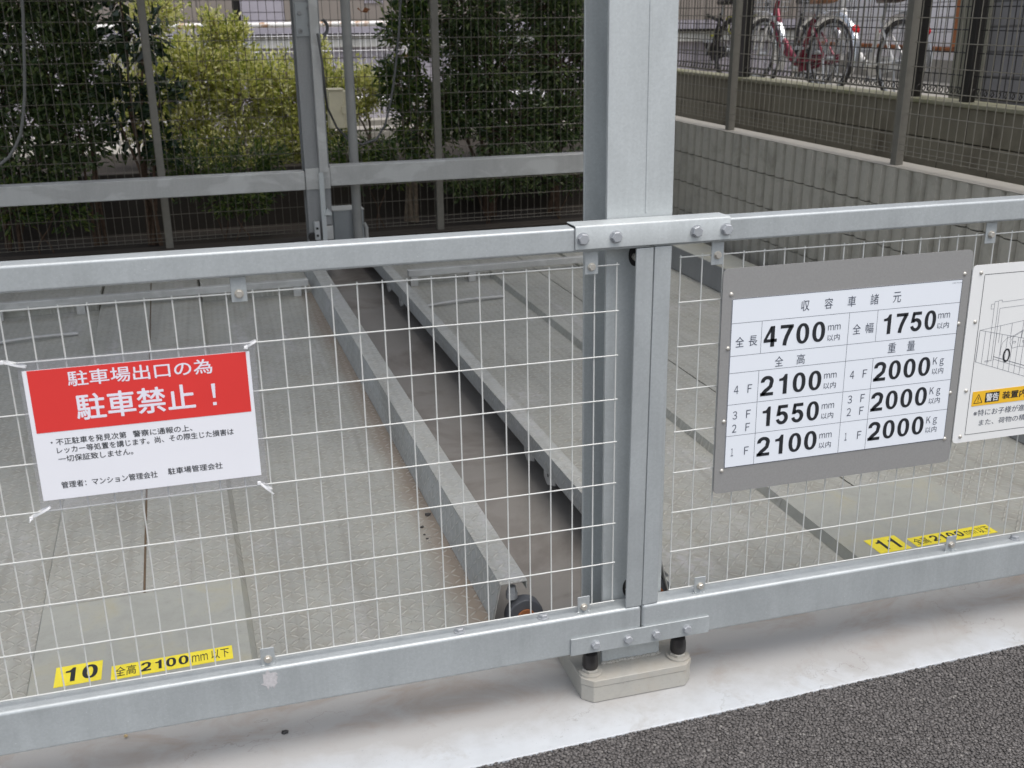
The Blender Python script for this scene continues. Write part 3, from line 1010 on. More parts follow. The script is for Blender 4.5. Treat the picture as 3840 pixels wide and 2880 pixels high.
for pts in ([(0.266, .9005), (.8595, .9005)], [(0.266, .8250), (.8595, .8250)], [(0.266, .7850), (.8595, .7850)], [(0.266, .7100), (.8595, .7100)], [(0.266, .6340), (.8595, .6340)],
            [(0.3415, .9), (.3415, .8255)], [(0.5635, .9), (.5635, .557)], [(0.638, .9), (.638, .8255)], [(0.3405, .7845), (.3405, .557)], [(0.637, .7845), (.637, .557)]):
    stroke(t, pts, W_, pl)
stroke(t, [(0.2662, .557), (0.2662, .9555), (.8594, .9555), (.8594, .557), (0.2662, .557)], 0.0012, pl)
t.build("table_grid", THIN_INK, sg)
rivets(sg, [(.2625, .967), (.2605, .844), (.2595, .671), (.260, .550), (.864, .968), (.863, .848), (.863, .675), (.8625, .556)], YS - 0.0015)

# --- warning board
ws = thing("warning_sign", "white warning board with line drawing of a caged car and an amber strip", "sign board", (1.2, YS, 0.539))
MB().prism(rrect(0.8865, 1.5265, 0.5395, 0.9855, 0.012), 'y', YS - 0.0012, YS + 0.0018).build("plate", SIGNPLATE, ws)
MB().box(0.929, 1.484, YS - 0.0021, YS - 0.0015, 0.6325, 0.6700).build("amber_strip", ORANGE, ws)
MB().box(0.9665, 1.0070, YS - 0.0026, YS - 0.0022, 0.6390, 0.6640).build("black_label", INK, ws)
pw = Put(lambda a, b: (a, YS - 0.0031, b), (0, 1, 0))
pw1 = Put(lambda a, b: (a, YS - 0.0025, b), (0, 1, 0))
pw0 = lambda a, b: (a, YS - 0.0017, b)
t = MB()
fat(t, "警告", 0.9685, 1.0050, 0.6410, 0.6620, pw, 0.0004, 6)
t.build("white_print", SIGNPLATE, ws)
t = MB()
stroke(t, [(0.9345, .6398), (0.9465, .6625), (0.9585, .6398), (0.9345, .6398)], 0.0016, lambda a, b: (a, YS - 0.0025, b))
write(t, "!", 0.9453, 0.9477, 0.6425, 0.6550, lambda a, b: (a, YS - 0.0025, b), 0.012)
fat(t, "装置内に進入しないでください", 1.0165, 1.3570, 0.6420, 0.6620, pw1, 0.0005, 6)
stroke(t, [(0.9210, .5590), (0.9210, .9620), (1.492, .9620), (1.492, .5590), (0.9210, .5590)], 0.0012, pw0)
t.build("black_print", INK, ws)
t = MB()
write(t, "※特にお子様が進入しないようにご注意ください。", 0.9385, 1.3755, 0.6045, 0.6215, pw0)
write(t, "また、荷物の積み忘れにご注意ください。", 0.9580, 1.3250, 0.5785, 0.5945, pw0)
# the drawing: lift frame, cage of bars, car
lw = 0.0007
stroke(t, [(0.9595, .744), (0.9595, .894), (0.9700, .894), (0.9700, .744)], lw, pw0)
stroke(t, [(0.9760, .744), (0.9760, .876)], lw, pw0)
stroke(t, [(0.9595, .888), (0.9505, .888), (0.9505, .876), (0.9595, .876)], lw, pw0)
stroke(t, [(0.9700, .896), (0.9800, .896), (0.9800, .891), (1.330, .905), (1.330, .888), (0.9760, .876)], lw, pw0)
stroke(t, [(1.318, .690), (1.318, .890)], lw, pw0)
stroke(t, [(1.330, .690), (1.330, .890)], lw, pw0)
stroke(t, [(0.9270, .826), (0.9250, .747), (1.0760, .695), (1.250, .640 + .035)], lw, pw0)
stroke(t, [(0.9270, .826), (1.0600, .794), (1.250, .750)], lw, pw0)
stroke(t, [(0.9270, .826), (1.0540, .840), (1.330, .868)], lw, pw0)
for k in range(17):
    x_ = 0.9270 + k * 0.0165
    zt_ = .826 - (x_ - .927) * .24; zb_ = .747 - (x_ - .925) * .344
    stroke(t, [(x_, zt_), (x_ - .001, max(zb_, .676))], lw, pw0)
for k in range(9):
    x_ = 0.985 + k * 0.033
    stroke(t, [(x_, .832 + (x_ - .985) * .10), (x_, .79 + (x_ - .985) * .10)], lw, pw0)
stroke(t, [(0.9745, .756), (1.0720, .723), (1.24, .672 + .01)], lw * 1.6, pw0)
stroke(t, [(0.9745, .750), (1.0720, .716), (1.24, .676)], lw, pw0)
stroke(t, [(0.9955, .757), (0.9935, .772), (0.9965, .788), (1.008, .799), (1.028, .804), (1.044, .812), (1.066, .820), (1.11, .824), (1.16, .812), (1.185, .79), (1.20, .765), (1.198, .735), (1.19, .722)], lw, pw0)
stroke(t, [(1.018, .788), (1.026, .801), (1.050, .812), (1.048, .775), (1.026, .772), (1.018, .788)], lw, pw0)
stroke(t, [(1.048, .812), (1.10, .818), (1.14, .806), (1.145, .768), (1.048, .775)], lw, pw0)
stroke(t, [(1.026, .789), (1.035, .789), (1.035, .785), (1.026, .785), (1.026, .789)], lw, pw0)
stroke(t, [(1.055, .789), (1.066, .789), (1.066, .785), (1.055, .785), (1.055, .789)], lw, pw0)
stroke(t, [(0.9655, .744), (0.952, .744), (0.952, .747), (0.9700, .747)], lw, pw0)
t.build("line_drawing", THIN_INK, ws)
t = MB()
for cx in (1.013, 1.145):
    cz = .7555 - (cx - 1.013) * .28
    ring = [(cx + .0085 * math.cos(a), cz + .0155 * math.sin(a)) for a in np.linspace(0, 2 * PI, 25)]
    stroke(t, ring, 0.0042, lambda a, b: (a, YS - 0.00195, b))
t.build("wheel_drawing", INK, ws)
rivets(ws, [(.910, .967), (.910, .848), (.9085, .675), (.908, .556), (1.2, .975), (1.503, .967), (1.503, .848), (1.503, .675), (1.503, .556)], YS - 0.0012)

# ================================================================== PARKING DECKS
VF, VE = 0.362, 4.95


def deck(name, label, uc, half, hump, rusty, number, lu, lv, gap_left):
    """parking pallet: centre line uc, track half width, hump (u0,u1), stickers"""
    loc = M(uc, VF, 0)
    r_ = thing(name, label, "parking pallet", loc, "parking pallets of the lift")
    uL, uR = uc - half, uc + half
    h0, h1 = hump
    H = 0.030
    tL = MB(M).box(uL, h0 - 0.012, VF, 4.05, -0.006, 0.0).build("track", DECK, r_)
    tR = MB(M).box(h1 + 0.016, uR, VF, 4.05, -0.006, 0.0).build("track", DECK_RUST if rusty else DECK, r_)
    # raised centre, two checker sheets with an open joint, sloping flanks
    mid = (h0 + h1) / 2
    for a, b, fl in ((h0, mid - 0.0035, -1), (mid + 0.0035, h1, 1)):
        m_ = MB(M)
        if fl < 0:
            m_.prism([(a - 0.013, -0.004), (b, -0.004), (b, H), (a, H)], 'y', lv[2] + 0.003, VE)
        else:
            m_.prism([(a, -0.004), (b + 0.017, -0.004), (b, H), (a, H)], 'y', lv[2] + 0.003, VE)
        m_.build("hump_sheet", DECK, r_)
    MB(M).prism([(h0 - 0.013, -0.0042), (h1 + 0.017, -0.0042), (h1, H + 0.001), (h0, H + 0.001)], 'y', VF + 0.004, lv[2]).build("front_plate", SMOOTH, r_)
    MB(M).box(mid - 0.006, mid + 0.006, lv[2] + 0.004, VE, 0.0, H - 0.006).build("joint_strip", RUSTSTRIP, r_)
    # rear steps
    for a, b in ((uL, h0 - 0.014), (h1 + 0.018, uR)):
        MB(M).prism([(4.051, -0.006), (VE, -0.006), (VE, 0.052), (4.051, 0.034)], 'x', a, b).build("rear_step", DECK, r_, bevel=0.002)
    # wheel stop bars
    for a, b in ((uL + 0.02, h0 - 0.01), (h1 + 0.05, uR - 0.01)):
        pass
    # front lip
    MB(M).box(uL, uR, VF - 0.006, VF - 0.0005, -0.010, 0.002).build("front_lip", GALV_DARK, r_)
    # stickers
    (a0, a1), (b0, b1) = lu
    z_ = H + 0.0022
    s1 = MB(M).box(a0, a1, lv[0], lv[1], H + 0.0012, z_).build("number_sticker", YELLOW, r_)
    tt = MB(M)
    digits(tt, number, a0 + 0.018, a1 - 0.010 if number == "10" else a1 - 0.014, lv[0] + 0.014, lv[1] - 0.012, Put(lambda a, b: (a, b, z_ + 0.0006), (0, 0, -1)), 0.80)
    tt.build("lettering", INK, s1)
    s2 = MB(M).box(b0, b1, lv[3], lv[4], H + 0.0012, z_).build("height_sticker", YELLOW, r_)
    tt = MB(M)
    w_ = b1 - b0
    pt = Put(lambda a, b: (a, b, z_ + 0.0006), (0, 0, -1))
    q0, q1 = lv[3] + 0.009, lv[4] - 0.009
    write(tt, "全高", b0 + 0.03 * w_, b0 + 0.20 * w_, q0, q1, pt)
    digits(tt, "2100", b0 + 0.24 * w_, b0 + 0.63 * w_, q0 + 0.003, q1, pt)
    write(tt, "ｍｍ", b0 + 0.66 * w_, b0 + 0.79 * w_, q0 + 0.004, q1 - 0.008, pt)
    write(tt, "以下", b0 + 0.82 * w_, b0 + 0.97 * w_, q0, q1, pt)
    tt.build("lettering", INK, s2)
    return r_


pa = deck("parking_pallet", "left checker plate parking pallet with yellow stickers reading 10", -1.08, 0.897, (-1.338, -0.818), True, "10",
          ((-1.281, -1.173), (-1.151, -0.862)), (0.395, 0.479, 0.783, 0.384, 0.443), False)
# kerb on the right of pallet A: folded sheet, open at the front end
ka = MB(M)
ka.prism([(-0.185, 0.001), (-0.181, 0.001), (-0.160, 0.111), (-0.0905, 0.111), (-0.0905, 0.088), (-0.0865, 0.088), (-0.0865, 0.115), (-0.1635, 0.115)], 'y', 0.376, VE)
k1 = ka.build("kerb_top", KERB_TOP, pa, bevel=0.0015)
kb = MB(M)
kb.raw([(-0.1858, 0.378, 0.0015), (-0.1858, VE, 0.0015), (-0.1648, VE, 0.1135), (-0.1648, 0.378, 0.1135)], [(0, 1, 2, 3)])
kb.raw([(-0.1850, 0.379, 0.0012), (-0.1850, VE, 0.0012), (-0.1640, VE, 0.1138), (-0.1640, 0.379, 0.1138)], [(3, 2, 1, 0)])
kb.build("kerb_side", KERB_SIDE, pa)


def roller(parent, u, v, w):
    r_ = MB(M)
    r_.cyl((u, v, w), (u, v + 0.035, w), 0.052, n=36)
    a = r_.build("roller", plain("grey_rubber_%d" % int(u * 1000 + 500), (0.10, 0.105, 0.115), 0.5), parent, bevel=0.004, seg=3)
    MB(M).cyl((u, v - 0.006, w), (u, v - 0.0005, w), 0.026, n=30).build("hub", RUSTPIPE, a, bevel=0.002)
    MB(M).cyl((u, v - 0.014, w), (u, v - 0.0065, w), 0.014, n=18).build("axle", STAINLESS, a, bevel=0.001)


roller(pa, -0.093, 0.372, 0.003)
b = MB(M).cyl((-0.124, 0.40, 0.055), (-0.124, 0.40, 0.072), 0.016, n=18)
b.hexa((-0.124, 0.40, 0.072), (0, 0, 1), 0.0125, 0.018)
b.build("roller_bolt", BOLT, pa, smooth=True)

pb = deck("parking_pallet", "right checker plate parking pallet with yellow stickers reading 11", 1.20, 0.868, (0.925, 1.482), False, "11",
          ((1.000, 1.109), (1.131, 1.424)), (0.320, 0.404, 0.735, 0.320, 0.374), True) if False else None
VFsave = VF
VF = 0.305
pb = deck("parking_pallet", "right checker plate parking pallet with yellow stickers reading 11", 1.20, 0.868, (0.925, 1.482), False, "11",
          ((1.000, 1.109), (1.131, 1.424)), (0.320, 0.404, 0.735, 0.320, 0.374), True)
VF = VFsave
kb = MB(M)
kb.prism([(0.245, 0.044), (0.249, 0.044), (0.249, 0.111), (0.298, 0.111), (0.328, 0.001), (0.333, 0.001), (0.302, 0.115), (0.245, 0.115)], 'y', 0.36, VE)
kb.build("kerb_top", KERB_TOP, pb, bevel=0.0015)
kb = MB(M)
kb.raw([(0.2442, 0.362, 0.0445), (0.2442, VE, 0.0445), (0.2442, VE, 0.1135), (0.2442, 0.362, 0.1135)], [(0, 1, 2, 3)])
kb.raw([(0.2447, 0.362, 0.0447), (0.2447, VE, 0.0447), (0.2447, VE, 0.1133), (0.2447, 0.362, 0.1133)], [(3, 2, 1, 0)])
kb.build("kerb_side", KERB_SIDE, pb)
# under-structure beam of the right pallet and its bracket plates
MB(M).box(0.335, 0.375, 0.45, VE, -0.010, 0.0).build("side_beam", GALV_DARK, pb)
for vv in (1.14, 1.36, 3.58, 3.92):
    br = MB(M)
    br.prism([(vv - 0.055, 0.106), (vv + 0.055, 0.106), (vv + 0.055, 0.012), (vv + 0.02, -0.008), (vv - 0.055, 0.020)], 'x', 0.2505, 0.2555)
    bo = br.build("bracket", GALV_REAR, pb, bevel=0.001)
    MB(M).cyl((0.2498, vv + 0.012, 0.033), (0.2502, vv + 0.012, 0.033), 0.008, n=16).build("hole", RUBBER, bo)
# right kerb of pallet B beside the block wall
MB(M).prism([(2.066, 0.001), (2.30, 0.001), (2.30, 0.138), (2.085, 0.138)], 'y', 0.36, VE).build("kerb_box", GALV_DARK, pb, bevel=0.004)
MB(M).box(2.087, 2.30, 0.362, VE, 0.1382, 0.1405).build("kerb_cover", SMOOTH, pb)
roller(pb, 0.292, 0.372, 0.000)


def stop_bar(label, u0, u1, w0, legs):
    """raised square tube across a pallet, on short legs"""
    t_ = thing("wheel_stop", label, "wheel stop", M((u0 + u1) / 2, 4.0, 0), "wheel stop bars on the pallets")
    MB(M).box(u0, u1, 3.982, 4.022, w0, w0 + 0.040).build("bar", GALV_REAR, t_, bevel=0.004)
    for u in legs:
        MB(M).box(u - 0.022, u + 0.022, 3.984, 4.010, 0.0003, w0 - 0.0005).build("leg", GALV_REAR, t_, bevel=0.002)


stop_bar("galvanized bar on short legs across the left parking pallet", -1.93, -0.205, 0.057, (-0.27, -0.62, -1.44, -1.85))
stop_bar("galvanized bar on short legs across the right parking pallet", 0.385, 2.02, 0.060, (0.42, 0.78, 1.60, 1.98))
for lab, u0, u1, v0, v1 in (("thin bent steel rod welded on the left pallet ahead of its stop bar", -1.86, -1.43, 3.515, 3.577), ("thin bent steel rod welded on the right pallet ahead of its stop bar", 0.382, 0.845, 3.504, 3.555)):
    rd = MB(M)
    pts = [(u0 + (u1 - u0) * k / 16, v0 + (v1 - v0) * k / 16, 0.010 + 0.008 * math.sin(PI * k / 16)) for k in range(17)]
    rd.tube(pts, 0.0085, 8)
    tag(rd.build("steel_rod", GALV_REAR, smooth=True), lab, "rod", "rods welded on the pallets")

mb = MB(M)
for a, b in ((-6.6, -4.55), (-4.4, -2.25), (-2.1, -0.09), (0.25, 2.30)):
    mb.box(a, b, 0.32, 4.95, 3.60, 3.66)
tag(mb.build("unseen_upper_decks", GALV_REAR), kind='structure')  # unseen upper pallets of the lift, added overhead and raised to set the deck shade

# ================================================================== REAR FRAME
rp = thing("rear_post", "grey steel column at the back of the lift behind the hanging cable", "column", M(-0.02, 4.65, 0))
prof = [(-0.106, 4.60), (0.043, 4.60), (0.043, 4.61), (-0.028, 4.61), (-0.028, 4.74), (0.043, 4.74), (0.043, 4.75), (-0.106, 4.75), (-0.106, 4.74), (-0.035, 4.74), (-0.035, 4.61), (-0.106, 4.61)]
MB(M).prism(prof, 'z', 0.0, 4.0).build("beam", GALV_DARK, rp, bevel=0.001)
MB(M).box(-0.098, 0.030, 4.588, 4.5995, 1.412, 1.60).build("splice_plate", GREYBOX, rp, bevel=0.002)
for u, w in ((-0.075, 1.445), (-0.02, 1.475), (-0.075, 1.54), (-0.02, 1.57), (-0.075, 1.44), (0.02, 1.50)):
    MB(M).hexa((u, 4.588, w), (0, -1, 0), 0.013, 0.010).build("bolt", GALV_DARK, rp, smooth=True)
sp = MB(M)
sp.prism([(-0.030, 4.545), (-0.002, 4.545), (-0.002, 4.552), (-0.020, 4.552), (-0.020, 4.575), (-0.030, 4.575)], 'z', 0.02, 0.62)
sp.build("chain_guide", GALV2, rp)
sp = MB(M)
sp.prism([(-0.022, 4.545), (0.028, 4.545), (0.028, 4.552), (-0.010, 4.552), (-0.010, 4.585), (-0.022, 4.585)], 'z', 0.6205, 2.4)
sp.build("upper_chain_guide", GALV_REAR, rp)
# guide block, cap and chain wheel at the foot
MB(M).box(-0.078, -0.044, 4.55, 4.598, 0.20, 0.315).build("guide_block", plain("white_guide_block", (0.42, 0.43, 0.43), 0.5), rp, bevel=0.006)
for w in (0.275, 0.230):
    MB(M).box(-0.070, -0.055, 4.546, 4.5495, w - 0.007, w + 0.007).build("bolt", RUBBER, rp)
MB(M).cyl((-0.087, 4.56, 0.215), (-0.087, 4.598, 0.215), 0.030, n=22).build("chain_wheel", RUBBER, rp, bevel=0.004)
MB(M).prism([(-0.014, 0.355), (0.006, 0.400), (0.034, 0.370), (0.034, 0.352)], 'y', 4.54, 4.598).build("guide_cap", GALV2, rp, bevel=0.002)
MB(M).box(-0.012, 0.036, 4.555, 4.598, 0.292, 0.350).build("guide_shoe", GALV_DARK, rp, bevel=0.004)
MB(M).box(-0.012, 0.038, 4.552, 4.598, 0.20, 0.286).build("lower_guide_shoe", GALV_REAR, rp, bevel=0.004)

MB(M)
rbm = MB(M).box(-5.0, 2.25, 4.535 + 0.05, 4.5995, 0.52, 0.648)
tag(MB(M).box(-5.0, -0.1075, 4.60, 4.70, 0.508, 0.622).build("rear_beam", GALV_REAR, bevel=0.006), "blotchy galvanized horizontal beam left of the rear column", "beam", "horizontal beams of the rear frame")
tag(MB(M).box(0.0445, 2.20, 4.60, 4.70, 0.524, 0.648).build("rear_beam", GALV_REAR, bevel=0.006), "galvanized horizontal beam between the rear column and the block wall", "beam", "horizontal beams of the rear frame")
MB(M).box(-0.1065, 0.0440, 4.585, 4.5985, 0.512, 0.640).build("beam_bracket", GALV_REAR, rp, bevel=0.002)

cp = MB(M).cyl((0.236, 4.82, 0.05), (0.236, 4.82, 2.6), 0.030, n=20)
tag(cp.build("conduit_pipe", CONDUIT, smooth=True), "grey round pipe rising in front of the rear fence", "pipe")
bx = thing("motor_box", "grey steel box with pale lid at the foot of the rear pipe", "box", M(0.165, 4.95, 0))
MB(M).box(0.088, 0.285, 4.86, 5.02, 0.02, 0.318).build("body", GREYBOX, bx, bevel=0.003)
MB(M).box(0.083, 0.290, 4.856, 5.026, 0.3185, 0.326).build("lid", GREYBOXTOP, bx, bevel=0.002)
cf = MB(M)
cf.tube([(0.300, 4.86, 0.05), (0.300, 4.86, 0.20), (0.285, 4.86, 0.23)], 0.012, 8)
cf.build("fitting", GALV_REAR, bx, smooth=True)

hc = MB(M)
hc.tube([(0.012, 4.50, 1.43), (0.030, 4.50, 1.25), (0.050, 4.60, 1.08), (0.085, 4.80, 0.98), (0.150, 4.9, 0.85), (0.224, 4.93, 0.768), (0.316, 4.95, 0.727), (0.414, 4.95, 0.76), (0.476, 4.95, 0.851), (0.520, 4.95, 1.00), (0.560, 4.95, 1.20), (0.595, 4.95, 1.45), (0.625, 4.95, 1.75)], 0.007, 8)
tag(hc.build("hanging_cable", CABLE, smooth=True), "grey cable looping down from the rear column past the pipe", "cable", "hanging cables")
hc = MB(M)
hc.tube([(-1.585, 4.95, 1.75), (-1.60, 4.95, 1.55), (-1.637, 4.95, 1.26), (-1.660, 4.95, 1.10), (-1.686, 4.95, 0.983), (-1.715, 4.95, 0.88), (-1.753, 4.95, 0.809), (-1.80, 4.95, 0.745), (-1.856, 4.95, 0.705), (-2.0, 4.95, 0.68)], 0.009, 8)
tag(hc.build("hanging_cable", PALECABLE, smooth=True), "pale grey cable hanging at the far left in front of the dark shrub", "cable", "hanging cables")
hk = MB(M)
for k in range(3):
    hk.tube([(0.04 + 0.036 * math.sin(a) + .004 * k, 4.56 - .01 * k, 1.46 + (0.04 + .004 * k) * math.cos(a)) for a in np.linspace(0.2, PI - .2, 12)], 0.004, 6)
tag(hk.build("wire_coil", CABLE, smooth=True), "small coil of grey wire hooked beside the top of the rear column", "wire")

# ================================================================== FENCES
def mesh_fence(parent, f_u, v, segs, z0, z1, dz, du, r, curl):
    pass


VFEN = 5.15
rf = thing("mesh_fence", "brown wire mesh fence running behind the lift in front of the shrubs", "fence", M(0, VFEN, 0.1))
for u in (-4.55, -2.75, -0.955, 0.882):
    MB(M).box(u - 0.024, u + 0.024, VFEN + 0.006, VFEN + 0.046, 0.0, 2.05).build("post", FPOST, rf, bevel=0.002)
for a, b in ((-2.73, -0.975), (-0.93, 0.86), (0.905, 2.40), (-4.5, -2.77)):
    m_ = MB(M)
    n_ = int((b - a) / 0.05)
    x0 = a + ((b - a) - n_ * 0.05) / 2
    for i in range(n_ + 1):
        u = x0 + i * 0.05
        m_.cyl((u, VFEN + 0.0018, 0.13), (u, VFEN + 0.0018, 1.98), 0.0018, n=5)
    for j in range(16):
        w = 0.192 + j * 0.1188
        m_.cyl((a, VFEN - 0.0018, w), (b, VFEN - 0.0018, w), 0.0020, n=5)
    for w in (0.140, 0.162):
        m_.cyl((a, VFEN - 0.012, w), (b, VFEN - 0.012, w), 0.0020, n=5)
    m_.build("wire_panel", REARFENCE, rf)
kb = MB(M).box(-5, 2.42, 5.10, 5.24, -0.02, 0.09)
tag(kb.build("fence_kerb", DARKWALL, bevel=0.004), "low dark concrete kerb under the rear mesh fence", "kerb")

eb = thing("electric_box", "beige plastic switch box mounted on the rear fence behind the pipe", "box", M(0.19, 5.1, 0.82))
MB(M).prism([(0.128, 5.02), (0.226, 5.02), (0.226, 5.13), (0.128, 5.13)], 'z', 0.828, 1.068).build("body", BEIGE, eb, bevel=0.006)
MB(M).box(0.124, 0.230, 5.012, 5.134, 1.0685, 1.078).build("lid", BEIGE, eb, bevel=0.003)
MB(M).box(0.2265, 0.250, 5.03, 5.12, 0.828, 1.062).build("side_cover", BEIGE, eb, bevel=0.003)
MB(M).box(0.208, 0.236, 5.005, 5.0195, 0.92, 0.97).build("latch", BEIGE, eb, bevel=0.002)

# --- ribbed block wall on the right with its fence
UW = 2.45
bw = thing("block_wall", "ribbed grey concrete block wall along the right side of the lift", "wall", M(2.5, 2.6, -0.01))
V0, V1 = -0.05, 5.24
rows = [(0.8235 - 0.195 * (k + 1) + 0.006, 0.8235 - 0.195 * k) for k in range(5)]
rb = 0.1
for k, (w0, w1) in enumerate(rows):
    poly = []
    vv = V0 - (0.2 if k % 2 else 0.0)
    pts = [(UW + 0.015, V0 - 0.25)]
    rr = random.Random(k)
    j = 0
    vv = V0 - 0.25
    while vv < V1:
        off = rr.uniform(-0.0015, 0.0015)
        a = 0.012
        pts += [(UW + 0.012, vv), (UW - 0.012 + off, vv + a), (UW - 0.014 + off, vv + 0.058), (UW - 0.002 + off, vv + 0.061), (UW - 0.002 + off, vv + 0.088), (UW + 0.012, vv + 0.092)]
        vv += rb
        j += 1
    pts += [(UW + 0.012, vv), (UW + 0.15, vv), (UW + 0.15, V0 - 0.25)]
    m_ = MB(M)
    m_.prism(pts, 'z', w0, w1)
    m_.build("block_course", BLOCK, bw)
MB(M).box(UW + 0.018, UW + 0.148, V0 - 0.24, V1 - 0.01, -0.15, 0.819).build("mortar_core", MOSS, bw)
MB(M).box(UW - 0.010, UW + 0.15, V0 - 0.24, V1, 0.824, 0.829).build("coping", YARD, bw, bevel=0.002)

sf = thing("mesh_fence", "brown wire mesh fence standing on the ribbed block wall", "fence", M(2.5, 2.6, 0.83))
UF = 2.50
fposts = [0.73, 2.385, 4.035, 5.2]
for v in fposts:
    MB(M).box(UF - 0.022, UF + 0.022, v - 0.021, v + 0.021, 0.8295, 2.5).build("post", FPOST, sf, bevel=0.002)
for a, b in zip([-0.9] + fposts[:-1], fposts):
    m_ = MB(M)
    a_, b_ = a + 0.033, b - 0.033
    n_ = int((b_ - a_) / 0.055)
    for i in range(n_ + 1):
        v = a_ + ((b_ - a_) - n_ * 0.055) / 2 + i * 0.055
        m_.cyl((UF + 0.0018, v, 0.875), (UF + 0.0018, v, 2.45), 0.0022, n=5)
    for j in range(15):
        w = 0.968 + j * 0.108
        m_.cyl((UF - 0.0018, a_, w), (UF - 0.0018, b_, w), 0.0025, n=5)
    for w, du in ((0.882, 0.0), (0.905, -0.02), (0.93, -0.012)):
        m_.cyl((UF - 0.002 + du, a_, w), (UF - 0.002 + du, b_, w), 0.0019, n=5)
    m_.build("wire_panel", FENCE, sf)

# --- mossy wall and dark fence of the neighbour
UM = 3.25
mwall = thing("retaining_wall", "dark mossy concrete wall of the neighbouring bicycle yard", "wall", M(3.3, 4, 0))
MB(M).box(UM, UM + 0.14, -2, 8.2, -0.2, 0.845).build("lower_course", MOSS, mwall, bevel=0.004)
MB(M).box(UM + 0.004, UM + 0.14, -2, 8.2, 0.851, 1.035).build("upper_course", MOSS, mwall, bevel=0.004)
for k in range(25):
    v_ = -1.8 + 0.4 * k
    MB(M).box(UM - 0.0006, UM + 0.003, v_, v_ + 0.004, -0.1, 0.84).build("joint", SOIL, mwall)
    MB(M).box(UM + 0.0034, UM + 0.006, v_ + 0.2, v_ + 0.204, 0.856, 1.03).build("joint", SOIL, mwall)
MB(M).box(UM - 0.012, UM + 0.155, -2, 8.2, 1.0355, 1.062).build("coping", MOSSCAP, mwall, bevel=0.006)
nf = thing("lattice_fence", "dark brown wire fence with looped lower edge standing on the mossy wall", "fence", M(3.3, 4, 1.06))
nposts = [7.3, 5.30, 3.34, 1.35]
UN = 3.30
for v in nposts:
    MB(M).box(UN - 0.028, UN + 0.028, v - 0.045, v + 0.045, 1.0625, 2.6).build("post", DARKFENCE, nf, bevel=0.003)
MB(M).box(UN - 0.028, UN + 0.028, 2.855, 2.915, 1.0625, 2.6).build("post", DARKFENCE, nf, bevel=0.003)
for b, a in zip(nposts[:-1], nposts[1:]):
    m_ = MB(M)
    a_, b_ = a + 0.05, b - 0.05
    n_ = int((b_ - a_) / 0.05)
    for i in range(n_ + 1):
        v = a_ + ((b_ - a_) - n_ * 0.05) / 2 + i * 0.05
        m_.cyl((UN, v, 1.10), (UN, v, 2.5), 0.0030, n=5)
        # looped lower edge
        m_.tube([(UN + 0.03 * math.sin(t_), v + 0.0012 * k, 1.112 + 0.022 * math.cos(t_)) for k, t_ in enumerate(np.linspace(0, 2 * PI, 9))], 0.0034, 4)
    for j in range(12):
        w = 1.20 + j * 0.118
        m_.cyl((UN - 0.003, a_, w), (UN - 0.003, b_, w), 0.0034, n=5)
    for w in (1.09, 1.135):
        m_.cyl((UN - 0.003, a_, w), (UN - 0.003, b_, w), 0.0034, n=5)
    m_.build("wire_panel", DARKFENCE, nf)

# ================================================================== BUILDINGS
rbld = thing("rear_building", "lavender sided building with tan panels beyond the shrubs", "building", M(-0.5, 9.3, 0.1))
MB(M).box(-9, 6.2, 9.2, 12, 0.1, 1.43).build("lower_wall", LAVENDER, rbld)
MB(M).box(-9, -0.16, 9.22, 12, 1.4305, 3.4).build("panel_wall", TAN, rbld)
MB(M).box(-0.08, 0.34, 9.22, 12, 1.4305, 3.4).build("tiled_wall", LAVENDER, rbld)
MB(M).box(0.345, 6.2, 9.21, 12, 1.4305, 3.4).build("panel_wall", TAN, rbld)
MB(M).box(-0.1595, -0.0805, 9.30, 12, 1.4305, 3.4).build("dark_recess", RUBBER, rbld)
MB(M).box(-9, 6.2, 9.13, 9.1995, 1.20, 1.31).build("grey_ledge", GREYBOXTOP, rbld, bevel=0.004)
MB(M).box(-9, 6.2, 9.10, 9.1995, 1.31, 1.335).build("dark_gap", RUBBER, rbld)
for k in range(8):
    MB(M).box(1.15 + k * 0.025, 1.165 + k * 0.025, 9.200, 9.2095, 1.62, 1.95).build("vent_slot", LAVENDER, rbld)

rail = thing("white_railing", "white painted pipe railing with rust under its top rail, beyond the shrubs", "railing", M(0, 8.2, 0.1))
MB(M).cyl((-5, 8.2, 1.415), (1.36, 8.2, 1.437), 0.024, n=14).build("top_rail", RUSTYWHITE, rail, smooth=True)
for u in (1.345, -0.9, -3.1):
    MB(M).cyl((u, 8.2, 0.10), (u, 8.2, 1.395 + .0035 * u), 0.022, n=12).build("post", RUSTYWHITE, rail, smooth=True)
wp = MB(M)
for i in range(126):
    u = -5 + i * 0.0505
    wp.cyl((u, 8.2, 0.42), (u, 8.2, 1.36), 0.003, n=5)
for w in (0.42, 0.62, 0.95, 1.20, 1.335):
    wp.cyl((-5, 8.2, w), (1.34, 8.2, w), 0.004, n=5)
wp.build("wire_infill", WHITE, rail)

wk = MB(M)
wk.tube([(0.30, 7.85, 0.76), (0.6, 7.85, 0.77), (1.3, 7.85, 0.77), (2.6, 7.85, 0.77)], 0.055, 14)
tag(wk.build("white_pipe", WHITE, smooth=True), "thick white pipe lying low behind the shrubs", "pipe")
for k, w in enumerate((0.62, 0.52)):
    st_ = MB(M).box(-0.3, 3.1, 7.62 - k * 0.06, 7.80, w - 0.05, w)
    tag(st_.build("stone_step", YARD, bevel=0.004), ("upper", "lower")[k] + " pale step behind the shrubs below the white pipe", "step", "steps behind the shrubs")

